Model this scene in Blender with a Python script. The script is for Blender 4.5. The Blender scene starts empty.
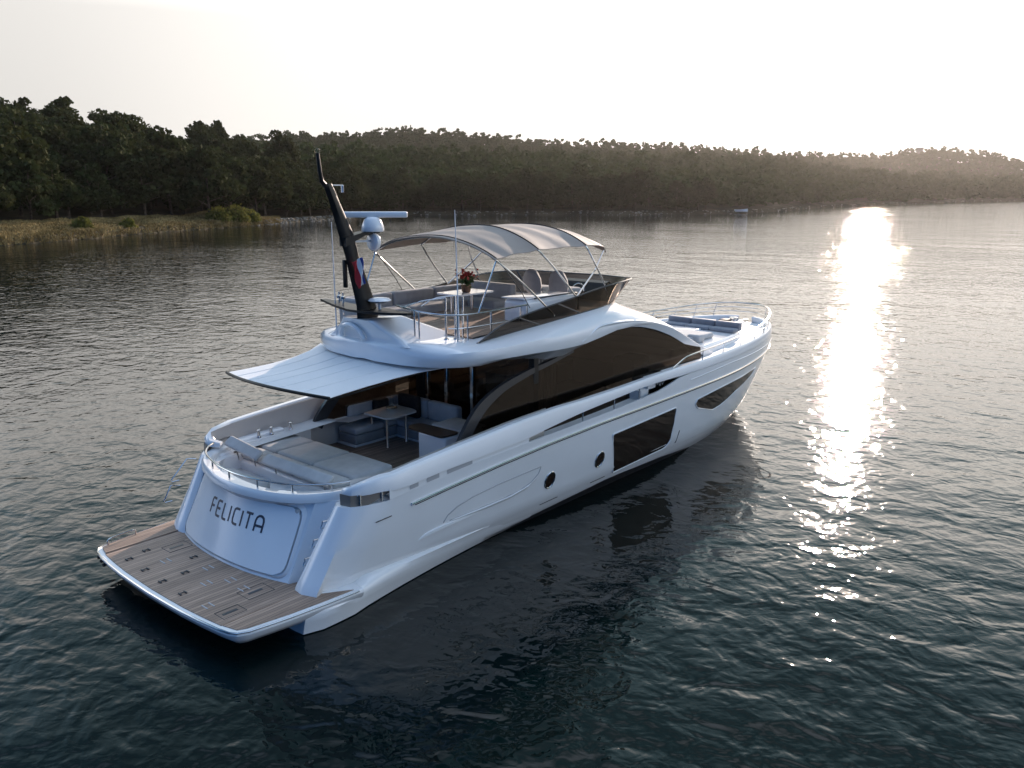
import bpy, math, random
import numpy as np
from mathutils import Vector, noise
R = math.radians
random.seed(7)
rng = np.random.default_rng(11)
S = bpy.context.scene
COL = S.collection

# ------------------------------------------------------------------ camera, sky, sun, exposure
CAM = np.array([-5.67, -12.92, 6.93])
PSI, PITCH, FPX = R(40.885), R(12.875), 840.0
cam = bpy.data.cameras.new('camera')
cam.sensor_width = 36.0
cam.lens = FPX / 1024 * 36.0
cam.clip_start = 0.3
cam.clip_end = 20000
co = bpy.data.objects.new('camera', cam)
COL.objects.link(co)
co.location = CAM
fwd = Vector((math.cos(PSI) * math.cos(PITCH), math.sin(PSI) * math.cos(PITCH), -math.sin(PITCH)))
co.rotation_euler = fwd.to_track_quat('-Z', 'Y').to_euler()
S.camera = co

SKY_RING = [(0.0, (.05, .40, 1.4)), (.25, (.3, .9, 2.0)), (.40, (5.0, 5.6, 6.7)), (.55, (7.2, 7.5, 8.0)), (.70, (4.0, 4.1, 4.2)), (.79, (3.15, 3.05, 2.92)), (.93, (4.4, 4.22, 4.0)), (1.0, (5.9, 5.6, 5.2))]   # haze colour from anti-sun to sun; unseen side band brightened to light the hull
SUN_AZ, SUN_EL = R(18.4), R(15.0)      # azimuth counted from the bow towards port
w = bpy.data.worlds.new('World')
S.world = w
w.use_nodes = True
nt = w.node_tree
sky = nt.nodes.new('ShaderNodeTexSky')
sky.sky_type = 'NISHITA'
sky.sun_disc = False
sky.sun_elevation = SUN_EL
sky.sun_rotation = R(90) - SUN_AZ
sky.altitude = 10
sky.air_density = 1.0
sky.dust_density = 1.0
sky.ozone_density = 1.0
bg = nt.nodes['Background']
bg.inputs[1].default_value = 0.15
# evening haze low in the sky: bright and warm round the sun, boosted at the sides to fill the hull, cool on the far side, clear blue overhead
def wn(t, **k):
    n = nt.nodes.new(t)
    for a, b in k.items(): setattr(n, a, b)
    return n
def wl(a, b): nt.links.new(a, b)
tcw = wn('ShaderNodeTexCoord')
nrm = wn('ShaderNodeVectorMath', operation='NORMALIZE'); wl(tcw.outputs['Generated'], nrm.inputs[0])
sepw = wn('ShaderNodeSeparateXYZ'); wl(nrm.outputs[0], sepw.inputs[0])
dot = wn('ShaderNodeVectorMath', operation='DOT_PRODUCT'); wl(nrm.outputs[0], dot.inputs[0])
dot.inputs[1].default_value = (math.cos(SUN_AZ), math.sin(SUN_AZ), 0)
mrs = wn('ShaderNodeMapRange')
mrs.inputs['From Min'].default_value, mrs.inputs['From Max'].default_value = -1, 1
wl(dot.outputs['Value'], mrs.inputs['Value'])
rw = wn('ShaderNodeValToRGB'); rw.color_ramp.interpolation = 'EASE'
for i, (p_, c_) in enumerate(SKY_RING):
    el = rw.color_ramp.elements[i] if i < 2 else rw.color_ramp.elements.new(p_)
    el.position = p_
for el, (p_, c_) in zip(sorted(rw.color_ramp.elements, key=lambda q: q.position), SKY_RING):
    el.color = (c_[0] / 8, c_[1] / 8, c_[2] / 8, 1)
wl(mrs.outputs[0], rw.inputs[0])
hz = wn('ShaderNodeMix', data_type='RGBA', blend_type='MULTIPLY')
hz.inputs[0].default_value = 1
wl(rw.outputs[0], hz.inputs[6])
hz.inputs[7].default_value = (16, 16, 16, 1)
gz = wn('ShaderNodeValToRGB')                       # the haze thins and turns bluer with height
for i, (p_, c_) in enumerate(((.0, (.375, .375, .375)), (.18, (.44, .44, .44)), (.25, (.84, .83, .82)), (.33, (.52, .57, .60)), (.44, (.20, .31, .37)), (.62, (.035, .075, .10)), (.8, (.09, .15, .22)))):
    el = gz.color_ramp.elements[i] if i < 2 else gz.color_ramp.elements.new(p_)
    el.position = p_
    el.color = (*c_, 1)
wl(sepw.outputs['Z'], gz.inputs[0])
hz2 = wn('ShaderNodeMix', data_type='RGBA', blend_type='MULTIPLY'); hz2.inputs[0].default_value = 1
wl(hz.outputs[2], hz2.inputs[6]); wl(gz.outputs[0], hz2.inputs[7])
mrz = wn('ShaderNodeMapRange', interpolation_type='SMOOTHSTEP')
mrz.inputs['From Min'].default_value, mrz.inputs['From Max'].default_value = .58, .93
mrz.inputs['To Min'].default_value, mrz.inputs['To Max'].default_value = 1.0, 0.0
wl(sepw.outputs['Z'], mrz.inputs['Value'])
hs = wn('ShaderNodeHueSaturation'); hs.inputs['Saturation'].default_value = .72; hs.inputs['Value'].default_value = 2.8
wl(sky.outputs[0], hs.inputs['Color'])
tint = wn('ShaderNodeMix', data_type='RGBA'); wl(mrs.outputs[0], tint.inputs[0])
tint.inputs[6].default_value = (.12, .36, .64, 1); tint.inputs[7].default_value = (1.75, 1.55, 1.3, 1)
tmul = wn('ShaderNodeMix', data_type='RGBA', blend_type='MULTIPLY'); tmul.inputs[0].default_value = 1
wl(hs.outputs[0], tmul.inputs[6]); wl(tint.outputs[2], tmul.inputs[7])
mxs = wn('ShaderNodeMix', data_type='RGBA')
wl(mrz.outputs[0], mxs.inputs[0]); wl(tmul.outputs[2], mxs.inputs[6]); wl(hz2.outputs[2], mxs.inputs[7])
wl(mxs.outputs[2], bg.inputs[0])

sd = bpy.data.lights.new('sun', 'SUN')
sd.energy = 3.6
sd.angle = R(0.55)
sd.color = (1.0, 0.81, 0.68)
so = bpy.data.objects.new('sun', sd)
COL.objects.link(so)
sv = Vector((math.cos(SUN_AZ) * math.cos(SUN_EL), math.sin(SUN_AZ) * math.cos(SUN_EL), math.sin(SUN_EL)))
so.rotation_euler = sv.to_track_quat('Z', 'Y').to_euler()
so.location = (0, 0, 60)

S.view_settings.view_transform = 'Standard'
S.view_settings.look = 'None'
S.view_settings.exposure = 1.0
S.view_settings.gamma = 1.0
S.render.engine = 'CYCLES'
cy = S.cycles
cy.use_denoising = True
try:
    cy.denoiser = 'OPENIMAGEDENOISE'
except Exception:
    pass
cy.max_bounces = 8
cy.transparent_max_bounces = 12
cy.volume_bounces = 0
cy.sample_clamp_indirect = 4
cy.blur_glossy = 1.0
cy.caustics_reflective = True
cy.caustics_refractive = False

# ------------------------------------------------------------------ materials
def mat(name, col, rough=0.5, metal=0.0, spec=0.5, coat=0.0, trans=0.0):
    m = bpy.data.materials.new(name)
    m.use_nodes = True
    b = m.node_tree.nodes['Principled BSDF']
    b.inputs['Base Color'].default_value = (*col, 1)
    b.inputs['Roughness'].default_value = rough
    b.inputs['Metallic'].default_value = metal
    b.inputs['Specular IOR Level'].default_value = spec
    b.inputs['Coat Weight'].default_value = coat
    b.inputs['Coat Roughness'].default_value = 0.06
    return m

def N(m, t):
    return m.node_tree.nodes.new(t)

def L(m, a, b):
    m.node_tree.links.new(a, b)

def P(m):
    return m.node_tree.nodes['Principled BSDF']

def vary(m, c1, c2, scale=3.0, detail=4.0, bump=0.0, bscale=None, stretch=(1, 1, 1), rough=None):
    """procedural noise between two colours, plus an optional fine bump"""
    tc = N(m, 'ShaderNodeTexCoord')
    mp = N(m, 'ShaderNodeMapping')
    mp.inputs['Scale'].default_value = stretch
    L(m, tc.outputs['Object'], mp.inputs[0])
    n = N(m, 'ShaderNodeTexNoise')
    n.inputs['Scale'].default_value = scale
    n.inputs['Detail'].default_value = detail
    L(m, mp.outputs[0], n.inputs['Vector'])
    r = N(m, 'ShaderNodeValToRGB')
    r.color_ramp.elements[0].position = 0.32
    r.color_ramp.elements[1].position = 0.68
    r.color_ramp.elements[0].color = (*c1, 1)
    r.color_ramp.elements[1].color = (*c2, 1)
    L(m, n.outputs[0], r.inputs[0])
    L(m, r.outputs[0], P(m).inputs['Base Color'])
    if rough:
        mr = N(m, 'ShaderNodeMapRange')
        mr.inputs['To Min'].default_value, mr.inputs['To Max'].default_value = rough
        L(m, n.outputs[0], mr.inputs[0])
        L(m, mr.outputs[0], P(m).inputs['Roughness'])
    if bump:
        n2 = N(m, 'ShaderNodeTexNoise')
        n2.inputs['Scale'].default_value = bscale or scale * 6
        n2.inputs['Detail'].default_value = 3
        L(m, mp.outputs[0], n2.inputs['Vector'])
        bp = N(m, 'ShaderNodeBump')
        bp.inputs['Distance'].default_value = bump
        L(m, n2.outputs[0], bp.inputs['Height'])
        L(m, bp.outputs[0], P(m).inputs['Normal'])
    return m

M = {}
M['gel'] = vary(mat('gelcoat white', (.8, .8, .8), .22, coat=.4), (.77, .77, .765), (.82, .82, .82), .6, 3, rough=(.10, .20))
M['deckwhite'] = vary(mat('non slip white deck', (.7, .7, .7), .55), (.66, .66, .65), (.74, .74, .73), 2, 5, .002, 300)
M['boot'] = mat('dark antifouling', (.012, .014, .018), .5)
M['steel'] = mat('polished steel', (.62, .6, .58), .16, 1.0)
M['chrome'] = mat('bright chrome strip', (.72, .68, .62), .12, 1.0)
M['black'] = mat('black satin paint', (.006, .006, .006), .42, spec=.3)
M['rubber'] = mat('black rubber', (.012, .012, .012), .6)
M['archgrey'] = mat('dark grey satin frame', (.03, .031, .034), .35, coat=.2)
M['glass'] = vary(mat('dark tinted glass', (.012, .009, .007), .035, spec=.3), (.018, .010, .007), (.026, .014, .010), .8)
M['lining'] = vary(mat('lining tinted by cabin glow', (.6, .55, .5), .35), (.58, .53, .48), (.64, .59, .54), 1)  # beige stands in for warm light reflected from the sunlit cabin
M['ventgrey'] = mat('grey louvre and shade line', (.40, .40, .41), .5)
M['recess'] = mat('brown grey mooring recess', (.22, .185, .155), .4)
M['navy'] = mat('navy lettering vinyl', (.008, .011, .03), .35)
M['cush'] = vary(mat('pale grey outdoor fabric', (.5, .5, .5), .9), (.44, .43, .42), (.51, .50, .485), 5, 5, .0015, 400)
M['cush2'] = vary(mat('mid grey outdoor fabric', (.3, .3, .31), .9), (.27, .265, .265), (.33, .325, .325), 5, 5, .0015, 400)
M['cushdark'] = vary(mat('dark brown pillow fabric', (.02, .015, .013), .95), (.018, .014, .012), (.035, .026, .022), 12, 4, .003, 200)
M['seatblue'] = vary(mat('slate blue vinyl cushion', (.2, .22, .27), .6), (.19, .20, .225), (.24, .25, .28), 5, 4, .001, 200)
M['tabletop'] = vary(mat('lacquered table with sky sheen', (.8, .76, .68), .10, coat=.8), (.78, .74, .66), (.82, .79, .72), 3)  # base lightened to stand in for sky reflected in the lacquer
M['wood'] = vary(mat('dark walnut', (.05, .03, .02), .35), (.035, .022, .015), (.075, .045, .03), 6, 5, stretch=(1, 8, 1))
M['salon'] = mat('salon beige', (.38, .33, .27), .7)
M['red'] = mat('red petals', (.35, .03, .02), .6)
M['leaf'] = mat('green plant leaves', (.05, .09, .02), .6)
M['terracotta'] = mat('brown pot', (.12, .06, .03), .6)

def teak_mat():
    m = mat('weathered teak planks', (.3, .2, .14), .62)
    tc = N(m, 'ShaderNodeTexCoord')
    sep = N(m, 'ShaderNodeSeparateXYZ')
    L(m, tc.outputs['Object'], sep.inputs[0])
    mp = N(m, 'ShaderNodeMapping')
    mp.inputs['Scale'].default_value = (1.3, 24, 1)
    L(m, tc.outputs['Object'], mp.inputs[0])
    n = N(m, 'ShaderNodeTexNoise')
    n.inputs['Scale'].default_value = 1.6
    n.inputs['Detail'].default_value = 6
    L(m, mp.outputs[0], n.inputs['Vector'])
    r = N(m, 'ShaderNodeValToRGB')
    r.color_ramp.elements[0].position = .3
    r.color_ramp.elements[1].position = .72
    r.color_ramp.elements[0].color = (.24, .16, .112, 1)
    r.color_ramp.elements[1].color = (.44, .315, .235, 1)
    L(m, n.outputs[0], r.inputs[0])
    # plank index -> tone
    mul = N(m, 'ShaderNodeMath'); mul.operation = 'MULTIPLY'; mul.inputs[1].default_value = 1 / .075
    L(m, sep.outputs['Y'], mul.inputs[0])
    fl = N(m, 'ShaderNodeMath'); fl.operation = 'FLOOR'
    L(m, mul.outputs[0], fl.inputs[0])
    wn = N(m, 'ShaderNodeTexWhiteNoise'); wn.noise_dimensions = '1D'
    L(m, fl.outputs[0], wn.inputs['W'])
    mr = N(m, 'ShaderNodeMapRange'); mr.inputs['To Min'].default_value = .72; mr.inputs['To Max'].default_value = 1.15
    L(m, wn.outputs[0], mr.inputs[0])
    mx = N(m, 'ShaderNodeMix'); mx.data_type = 'RGBA'; mx.blend_type = 'MULTIPLY'; mx.inputs[0].default_value = 1
    L(m, r.outputs[0], mx.inputs[6]); L(m, mr.outputs[0], mx.inputs[7])
    fr = N(m, 'ShaderNodeMath'); fr.operation = 'FRACT'
    L(m, mul.outputs[0], fr.inputs[0])
    gt = N(m, 'ShaderNodeMath'); gt.operation = 'LESS_THAN'; gt.inputs[1].default_value = .09
    L(m, fr.outputs[0], gt.inputs[0])
    mx2 = N(m, 'ShaderNodeMix'); mx2.data_type = 'RGBA'
    L(m, gt.outputs[0], mx2.inputs[0]); L(m, mx.outputs[2], mx2.inputs[6])
    mx2.inputs[7].default_value = (.03, .026, .024, 1)
    L(m, mx2.outputs[2], P(m).inputs['Base Color'])
    return m
M['teak'] = teak_mat()

def smoke_mat(name, tint, rough=.04, ior=1.45):
    """tinted see-through acrylic / glass: fresnel reflection over a coloured transparent sheet"""
    m = bpy.data.materials.new(name)
    m.use_nodes = True
    t = m.node_tree
    t.nodes.remove(t.nodes['Principled BSDF'])
    tr = t.nodes.new('ShaderNodeBsdfTransparent'); tr.inputs[0].default_value = (*tint, 1)
    gl = t.nodes.new('ShaderNodeBsdfGlossy'); gl.inputs['Roughness'].default_value = rough; gl.inputs[0].default_value = (1, .86, .74, 1)
    fr = t.nodes.new('ShaderNodeFresnel')
    ge = t.nodes.new('ShaderNodeNewGeometry')          # same reflection from either side of the sheet
    io = t.nodes.new('ShaderNodeMapRange'); io.inputs['To Min'].default_value = ior; io.inputs['To Max'].default_value = 1 / ior
    t.links.new(ge.outputs['Backfacing'], io.inputs['Value']); t.links.new(io.outputs[0], fr.inputs[0])
    mx = t.nodes.new('ShaderNodeMixShader')
    t.links.new(fr.outputs[0], mx.inputs[0]); t.links.new(tr.outputs[0], mx.inputs[1]); t.links.new(gl.outputs[0], mx.inputs[2])
    t.links.new(mx.outputs[0], t.nodes['Material Output'].inputs[0])
    return m
M['smoke'] = smoke_mat('smoked acrylic windscreen', (.07, .056, .046))
M['sideglass'] = smoke_mat('brown tinted side glass', (.12, .09, .068), rough=.03, ior=1.33)
M['clear'] = smoke_mat('clear glass', (.85, .88, .87), rough=.02)

def canvas_mat(name, c1, c2, transl=.25, scale=8):
    m = vary(mat(name, c1, .6, spec=.45), c1, c2, 1.2, 4, .002, 90)
    t = m.node_tree
    tl = t.nodes.new('ShaderNodeBsdfTranslucent')
    tl.inputs[0].default_value = (*c2, 1)
    mx = t.nodes.new('ShaderNodeMixShader'); mx.inputs[0].default_value = transl
    t.links.new(P(m).outputs[0], mx.inputs[1]); t.links.new(tl.outputs[0], mx.inputs[2])
    t.links.new(mx.outputs[0], t.nodes['Material Output'].inputs[0])
    return m
M['bimini'] = canvas_mat('taupe canopy canvas', (.31, .26, .22), (.38, .32, .275), .12)
M['awning'] = canvas_mat('pale awning canvas', (.76, .77, .77), (.82, .82, .81), .10)

# ------------------------------------------------------------------ mesh helpers
TWIN = {}
WL = {}                                   # world location of every object we create

class MB:
    def __init__(s):
        s.v, s.f, s.two = [], [], False

    def pts(s, ps):
        i = len(s.v)
        s.v.extend([tuple(float(c) for c in p) for p in ps])
        return i

    def face(s, *ps):
        i = s.pts(ps)
        s.f.append(tuple(range(i, i + len(ps))))
        return s

    def grid(s, rows, closeu=False, closev=False, flip=False):
        n, m = len(rows), len(rows[0])
        i0 = s.pts([p for r in rows for p in r])
        for a in range(n if closev else n - 1):
            for b in range(m if closeu else m - 1):
                q = (i0 + a * m + b, i0 + a * m + (b + 1) % m, i0 + ((a + 1) % n) * m + (b + 1) % m, i0 + ((a + 1) % n) * m + b)
                s.f.append(q[::-1] if flip else q)
        return s

    def loft(s, rings, caps=True):
        """closed rings of equal length"""
        m = len(rings[0]); i0 = len(s.v)
        s.grid(rings, closeu=True)
        if caps:
            s.f.append(tuple(range(i0, i0 + m))[::-1])
            e = i0 + (len(rings) - 1) * m
            s.f.append(tuple(range(e, e + m)))
        return s

    def tube(s, path, r, n=8, caps=True, closed=False):
        path = [Vector(p) for p in path]
        k = len(path)
        rr = r if hasattr(r, '__len__') else [r] * k
        rings = []
        up = Vector((.13, .21, .97)).normalized()
        for i, p in enumerate(path):
            if closed:
                t = path[(i + 1) % k] - path[i - 1]
            else:
                t = path[min(i + 1, k - 1)] - path[max(i - 1, 0)]
            t.normalize()
            a = t.cross(up)
            if a.length < .05:
                a = t.cross(Vector((1, 0, 0)))
            a.normalize(); b = t.cross(a)
            rings.append([p + (a * math.cos(2 * math.pi * j / n) + b * math.sin(2 * math.pi * j / n)) * rr[i] for j in range(n)])
        if closed:
            s.grid(rings, closeu=True, closev=True)
        else:
            s.loft(rings, caps)
        return s

    def rbox(s, x0, x1, y0, y1, z0, z1, r=.04, seg=3, T=None, puff=0.0):
        """rounded box; puff raises the top's middle (cushions)"""
        r = min(r, (x1 - x0) / 2.01, (y1 - y0) / 2.01, (z1 - z0) / 2.01)
        def ring(ins, z):
            o = []
            for cx, cy_, a0 in ((x1, y1, 0), (x0, y1, 90), (x0, y0, 180), (x1, y0, 270)):
                sx = -1 if cx == x1 else 1
                sy = -1 if cy_ == y1 else 1
                for k in range(seg + 1):
                    a = R(a0 + 90 * k / seg)
                    o.append((cx + sx * r + math.cos(a) * (r - ins), cy_ + sy * r + math.sin(a) * (r - ins), z))
            return o
        rings = []
        for k in range(seg + 1):
            a = R(90 * k / seg)
            rings.append(ring(r * (1 - math.sin(a)), z0 + r * (1 - math.cos(a))))
        for k in range(seg + 1):
            a = R(90 * k / seg)
            rings.append(ring(r * (1 - math.cos(a)), z1 - r * (1 - math.sin(a))))
        if puff:
            cx, cy_ = (x0 + x1) / 2, (y0 + y1) / 2
            for fr, h in ((.75, .6), (.45, .9), (.15, 1.0)):
                rings.append([(cx + (p[0] - cx) * fr, cy_ + (p[1] - cy_) * fr, z1 + puff * h) for p in ring(r, z1)])
        if T:
            rings = [[T(p) for p in q] for q in rings]
        return s.loft(rings)

    def lathe(s, prof, c=(0, 0, 0), n=20, axis='z', caps=True):
        rings = []
        for r, h in prof:
            o = []
            for j in range(n):
                a = 2 * math.pi * j / n
                u, v = r * math.cos(a), r * math.sin(a)
                o.append({'z': (c[0] + u, c[1] + v, c[2] + h), 'x': (c[0] + h, c[1] + u, c[2] + v), 'y': (c[0] + u, c[1] + h, c[2] + v)}[axis])
            rings.append(o)
        return s.loft(rings, caps)

    def prism(s, a, b):
        """two matching outlines joined into a solid"""
        return s.loft([list(a), list(b)])

    def mirror(s):
        n = len(s.v)
        s.v += [(x, -y, z) for x, y, z in s.v]
        s.f += [tuple(i + n for i in f[::-1]) for f in s.f]
        return s

    def pair(s):
        """build() makes this part and its mirror image on the other side as two objects"""
        s.two = True
        return s

    def build(s, name, m, parent=None, smooth=True, angle=38, fix=True, origin=None):
        if s.two:
            o = MB(); o.v = [(x, -y, z) for x, y, z in s.v]; o.f = [f[::-1] for f in s.f]
            s.two = False
            a = s.build(name, m, parent, smooth, angle, fix, origin)
            TWIN[a.name] = o.build(name, m, TWIN.get(parent.name, parent), smooth, angle, fix, origin)
            return a
        me = bpy.data.meshes.new(name)
        V = np.array(s.v, float)
        c = np.array(origin, float) if origin is not None else np.array([(V[:, 0].min() + V[:, 0].max()) / 2, (V[:, 1].min() + V[:, 1].max()) / 2, V[:, 2].min()])
        me.from_pydata((V - c).tolist(), [], s.f)
        me.validate()
        if fix:
            import bmesh
            bm = bmesh.new(); bm.from_mesh(me)
            bmesh.ops.remove_doubles(bm, verts=bm.verts, dist=1e-5)
            bmesh.ops.recalc_face_normals(bm, faces=bm.faces)
            bm.to_mesh(me); bm.free()
        for q in (m if isinstance(m, (list, tuple)) else [m]):
            me.materials.append(q)
        if smooth:
            me.shade_smooth()
            me.set_sharp_from_angle(angle=R(angle))
        o = bpy.data.objects.new(name, me)
        COL.objects.link(o)
        pl = np.zeros(3)
        if parent is not None:
            o.parent = parent
            pl = WL[parent.name]
        o.location = c - pl
        WL[o.name] = c
        return o

def empty(name, loc, label=None, cat=None, group=None):
    o = bpy.data.objects.new(name, None)
    o.empty_display_size = .3
    COL.objects.link(o)
    o.location = loc
    WL[o.name] = np.array(loc, float)
    tag(o, label, cat, group)
    return o

def tag(o, label=None, cat=None, group=None, kind=None):
    if label: o['label'] = label
    if cat: o['category'] = cat
    if group: o['group'] = group
    if kind: o['kind'] = kind
    return o

def ip(x, xs, ys):
    return float(np.interp(x, xs, ys))

def cr(pts, n=6):
    """Catmull-Rom through points"""
    P_ = [np.array(p, float) for p in pts]
    P_ = [2 * P_[0] - P_[1]] + P_ + [2 * P_[-1] - P_[-2]]
    o = []
    for i in range(1, len(P_) - 2):
        for k in range(n):
            t = k / n
            o.append(.5 * ((2 * P_[i]) + (-P_[i - 1] + P_[i + 1]) * t + (2 * P_[i - 1] - 5 * P_[i] + 4 * P_[i + 1] - P_[i + 2]) * t * t + (-P_[i - 1] + 3 * P_[i] - 3 * P_[i + 1] + P_[i + 2]) * t ** 3))
    o.append(P_[-2])
    return [tuple(p) for p in o]

# ------------------------------------------------------------------ water
def water_mat():
    m = mat('calm sea water', (.0006, .0046, .0050), .035, spec=.5)
    b = P(m)
    b.inputs['IOR'].default_value = 1.333
    tc = N(m, 'ShaderNodeTexCoord')
    def nz(scale, detail, rot, sx, sy, dist=0.0):
        mp = N(m, 'ShaderNodeMapping')
        mp.inputs['Rotation'].default_value = (0, 0, R(rot))
        mp.inputs['Scale'].default_value = (sx, sy, 1)
        L(m, tc.outputs['Object'], mp.inputs[0])
        n = N(m, 'ShaderNodeTexNoise')
        n.inputs['Scale'].default_value = scale
        n.inputs['Detail'].default_value = detail
        n.inputs['Roughness'].default_value = .5
        n.inputs['Distortion'].default_value = dist
        L(m, mp.outputs[0], n.inputs['Vector'])
        return n.outputs[0]
    prev = None
    def add(h, amp, prev):
        mu = N(m, 'ShaderNodeMath'); mu.operation = 'MULTIPLY'; mu.inputs[1].default_value = amp
        L(m, h, mu.inputs[0])
        if prev is None:
            return mu.outputs[0]
        ad = N(m, 'ShaderNodeMath'); ad.operation = 'ADD'
        L(m, mu.outputs[0], ad.inputs[0]); L(m, prev, ad.inputs[1])
        return ad.outputs[0]
    # long swell, ripples lying across the breeze, small cat's-paw chop
    h = add(nz(.16, 2, 20, 1, .55, .3), WAVE[0], None)
    h = add(nz(.62, 2, 28, 1, .62, .5), WAVE[1], h)
    # wind patches: the short ripples are livelier in some areas and almost slick in others
    gust = N(m, 'ShaderNodeMapRange')
    gust.inputs['From Min'].default_value, gust.inputs['From Max'].default_value = .34, .66
    gust.inputs['To Min'].default_value, gust.inputs['To Max'].default_value = .68, 1.32
    L(m, nz(.035, 3, 60, 1, .45, .8), gust.inputs[0])
    def gusty(o):
        mu = N(m, 'ShaderNodeMath'); mu.operation = 'MULTIPLY'
        L(m, o, mu.inputs[0]); L(m, gust.outputs[0], mu.inputs[1])
        return mu.outputs[0]
    h = add(gusty(nz(1.5, 2, 5, 1, .85, .6)), WAVE[2], h)
    h = add(gusty(nz(4.2, 2, 40, 1, .9, .4)), WAVE[3], h)
    bp = N(m, 'ShaderNodeBump')
    bp.inputs['Strength'].default_value = 1
    bp.inputs['Distance'].default_value = 1
    L(m, h, bp.inputs['Height'])
    L(m, bp.outputs[0], b.inputs['Normal'])
    return m
HAZE = .000042
WAVE = (.09, .044, .053, .013)
wm = MB()
wm.face((-1500, -1500, 0), (2600, -1500, 0), (2600, 2600, 0), (-1500, 2600, 0))
wobj = tag(wm.build('water', water_mat(), smooth=False, fix=False, origin=(0, 0, 0)), kind='structure')

# ------------------------------------------------------------------ land: a bay shore with wooded hills
VX, VY = math.cos(PSI), math.sin(PSI)
RX, RY = math.sin(PSI), -math.cos(PSI)
# bearing from the view axis (deg, + right): shore distance, front hill distance/height, back hill distance/height
LAND = np.array([
    (-80, 170, 330, 20, 700, 25),
    (-55, 140, 280, 22, 600, 25),
    (-42, 132, 250, 20, 600, 25),
    (-30.7, 131, 235, 15.5, 600, 26),
    (-27.5, 140, 245, 14, 650, 30),
    (-23.3, 158, 262, 12, 700, 33),
    (-17.5, 184, 290, 11, 750, 42),
    (-15.7, 196, 330, 13, 780, 45),
    (-11.9, 222, 380, 17, 850, 53),
    (-6.7, 268, 430, 20, 880, 60),
    (-2.8, 262, 450, 20, 850, 54),
    (3.2, 268, 480, 19, 800, 43),
    (8.4, 266, 480, 18, 750, 38),
    (15, 290, 500, 17, 720, 30),
    (17.5, 330, 540, 16, 760, 29),
    (19.6, 400, 600, 14, 850, 31),
    (23.1, 500, 700, 12, 1150, 42),
    (26.4, 600, 820, 12, 1200, 52),
    (30.7, 760, 980, 12, 1250, 37),
    (37, 790, 980, 12, 1250, 36),
    (50, 850, 1050, 12, 1300, 30),
    (65, 950, 1150, 10, 1400, 26)])

def land_row(a):
    return [np.interp(a, LAND[:, 0], LAND[:, k]) for k in range(1, 6)]

def shore_d(a):
    d0 = land_row(a)[0]
    return d0 + 3.0 * noise.noise((a * .9, 3.1, 0)) * d0 / 200 + 1.2 * noise.noise((a * 3.3, 7.7, 0)) * d0 / 200

def ground(a, d):
    d0, d1, h1, d2, h2 = land_row(a)
    d0 = shore_d(a)
    s = d - d0
    hs = np.interp(s, [-60, -6, 0, 2.5, 12, 40], [-6, -1.0, -.1, .9, 1.5, 2.8])
    if d <= d0 + 40:
        h = hs
    else:
        dm = (d1 + d2) / 2
        hm = min(h1, h2) * .95 if h2 < h1 * 1.4 else h1 * .75
        h = np.interp(d, [d0 + 40, d1, dm, d2, d2 + 350, d2 + 900], [2.8, h1, hm, h2, h2 * .5, -4])
    k = min(1, max(0, s / 60))
    return h + k * (1.6 * noise.noise((a * .55, d * .012, 1.0)) + .5 * noise.noise((a * 2, d * .05, 4.0)))

def place(a, d, z=None):
    c, s = math.cos(R(a)), math.sin(R(a))
    x = CAM[0] + d * (VX * c + RX * s)
    y = CAM[1] + d * (VY * c + RY * s)
    return (x, y, ground(a, d) if z is None else z)

mb = MB()
angs = np.concatenate([np.arange(-80, -33, 1.5), np.arange(-33, 33, .3), np.arange(33, 66, 1.5)])
fr = [-60, -20, -6, -2, 0, 1, 2.5, 5, 9, 14, 20, 28, 40, 60, 85, 115, 150, 190, 240, 300, 370, 450, 540, 640, 760, 900, 1100, 1350]
rows = []
for a in angs:
    d0 = shore_d(a)
    rows.append([place(a, d0 + f) for f in fr])
mb.grid(rows)
def land_mat():
    m = mat('pine needle earth and dry grass', (.1, .07, .04), .95, spec=.1)
    return vary(m, (.030, .026, .015), (.085, .063, .036), .12, 6, .15, .8)
tag(mb.build('hillside', land_mat(), origin=(0, 0, 0), angle=80, fix=False), kind='structure')

# dry grass on the left bank, pebbles along the tide line
def quads(pos, size, spread, up=0.0, aspect=1.0):
    """numpy: n random oriented quads -> verts (n*4,3)"""
    n = len(pos)
    nrm = rng.normal(size=(n, 3)); nrm[:, 2] += up
    nrm /= np.linalg.norm(nrm, axis=1, keepdims=True)
    t = np.cross(nrm, rng.normal(size=(n, 3))); t /= np.linalg.norm(t, axis=1, keepdims=True)
    b = np.cross(nrm, t)
    s = (size * rng.uniform(1 - spread, 1 + spread, n))[:, None] * .5
    t = t * s; b = b * s * aspect
    return np.stack([pos - t - b * .6, pos + t * .7 - b, pos + t + b * .7, pos - t * .6 + b], 1).reshape(-1, 3)

def quad_mesh(name, V, m, extra=None):
    n = len(V) // 4
    me = bpy.data.meshes.new(name)
    me.vertices.add(len(V)); me.vertices.foreach_set('co', V.astype(np.float32).ravel())
    me.loops.add(n * 4); me.loops.foreach_set('vertex_index', np.arange(n * 4, dtype=np.int32))
    me.polygons.add(n); me.polygons.foreach_set('loop_start', np.arange(0, n * 4, 4, dtype=np.int32))
    try:
        me.polygons.foreach_set('loop_total', np.full(n, 4, dtype=np.int32))
    except Exception:
        pass
    me.update(calc_edges=True); me.validate()
    me.materials.append(m)
    return me

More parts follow.
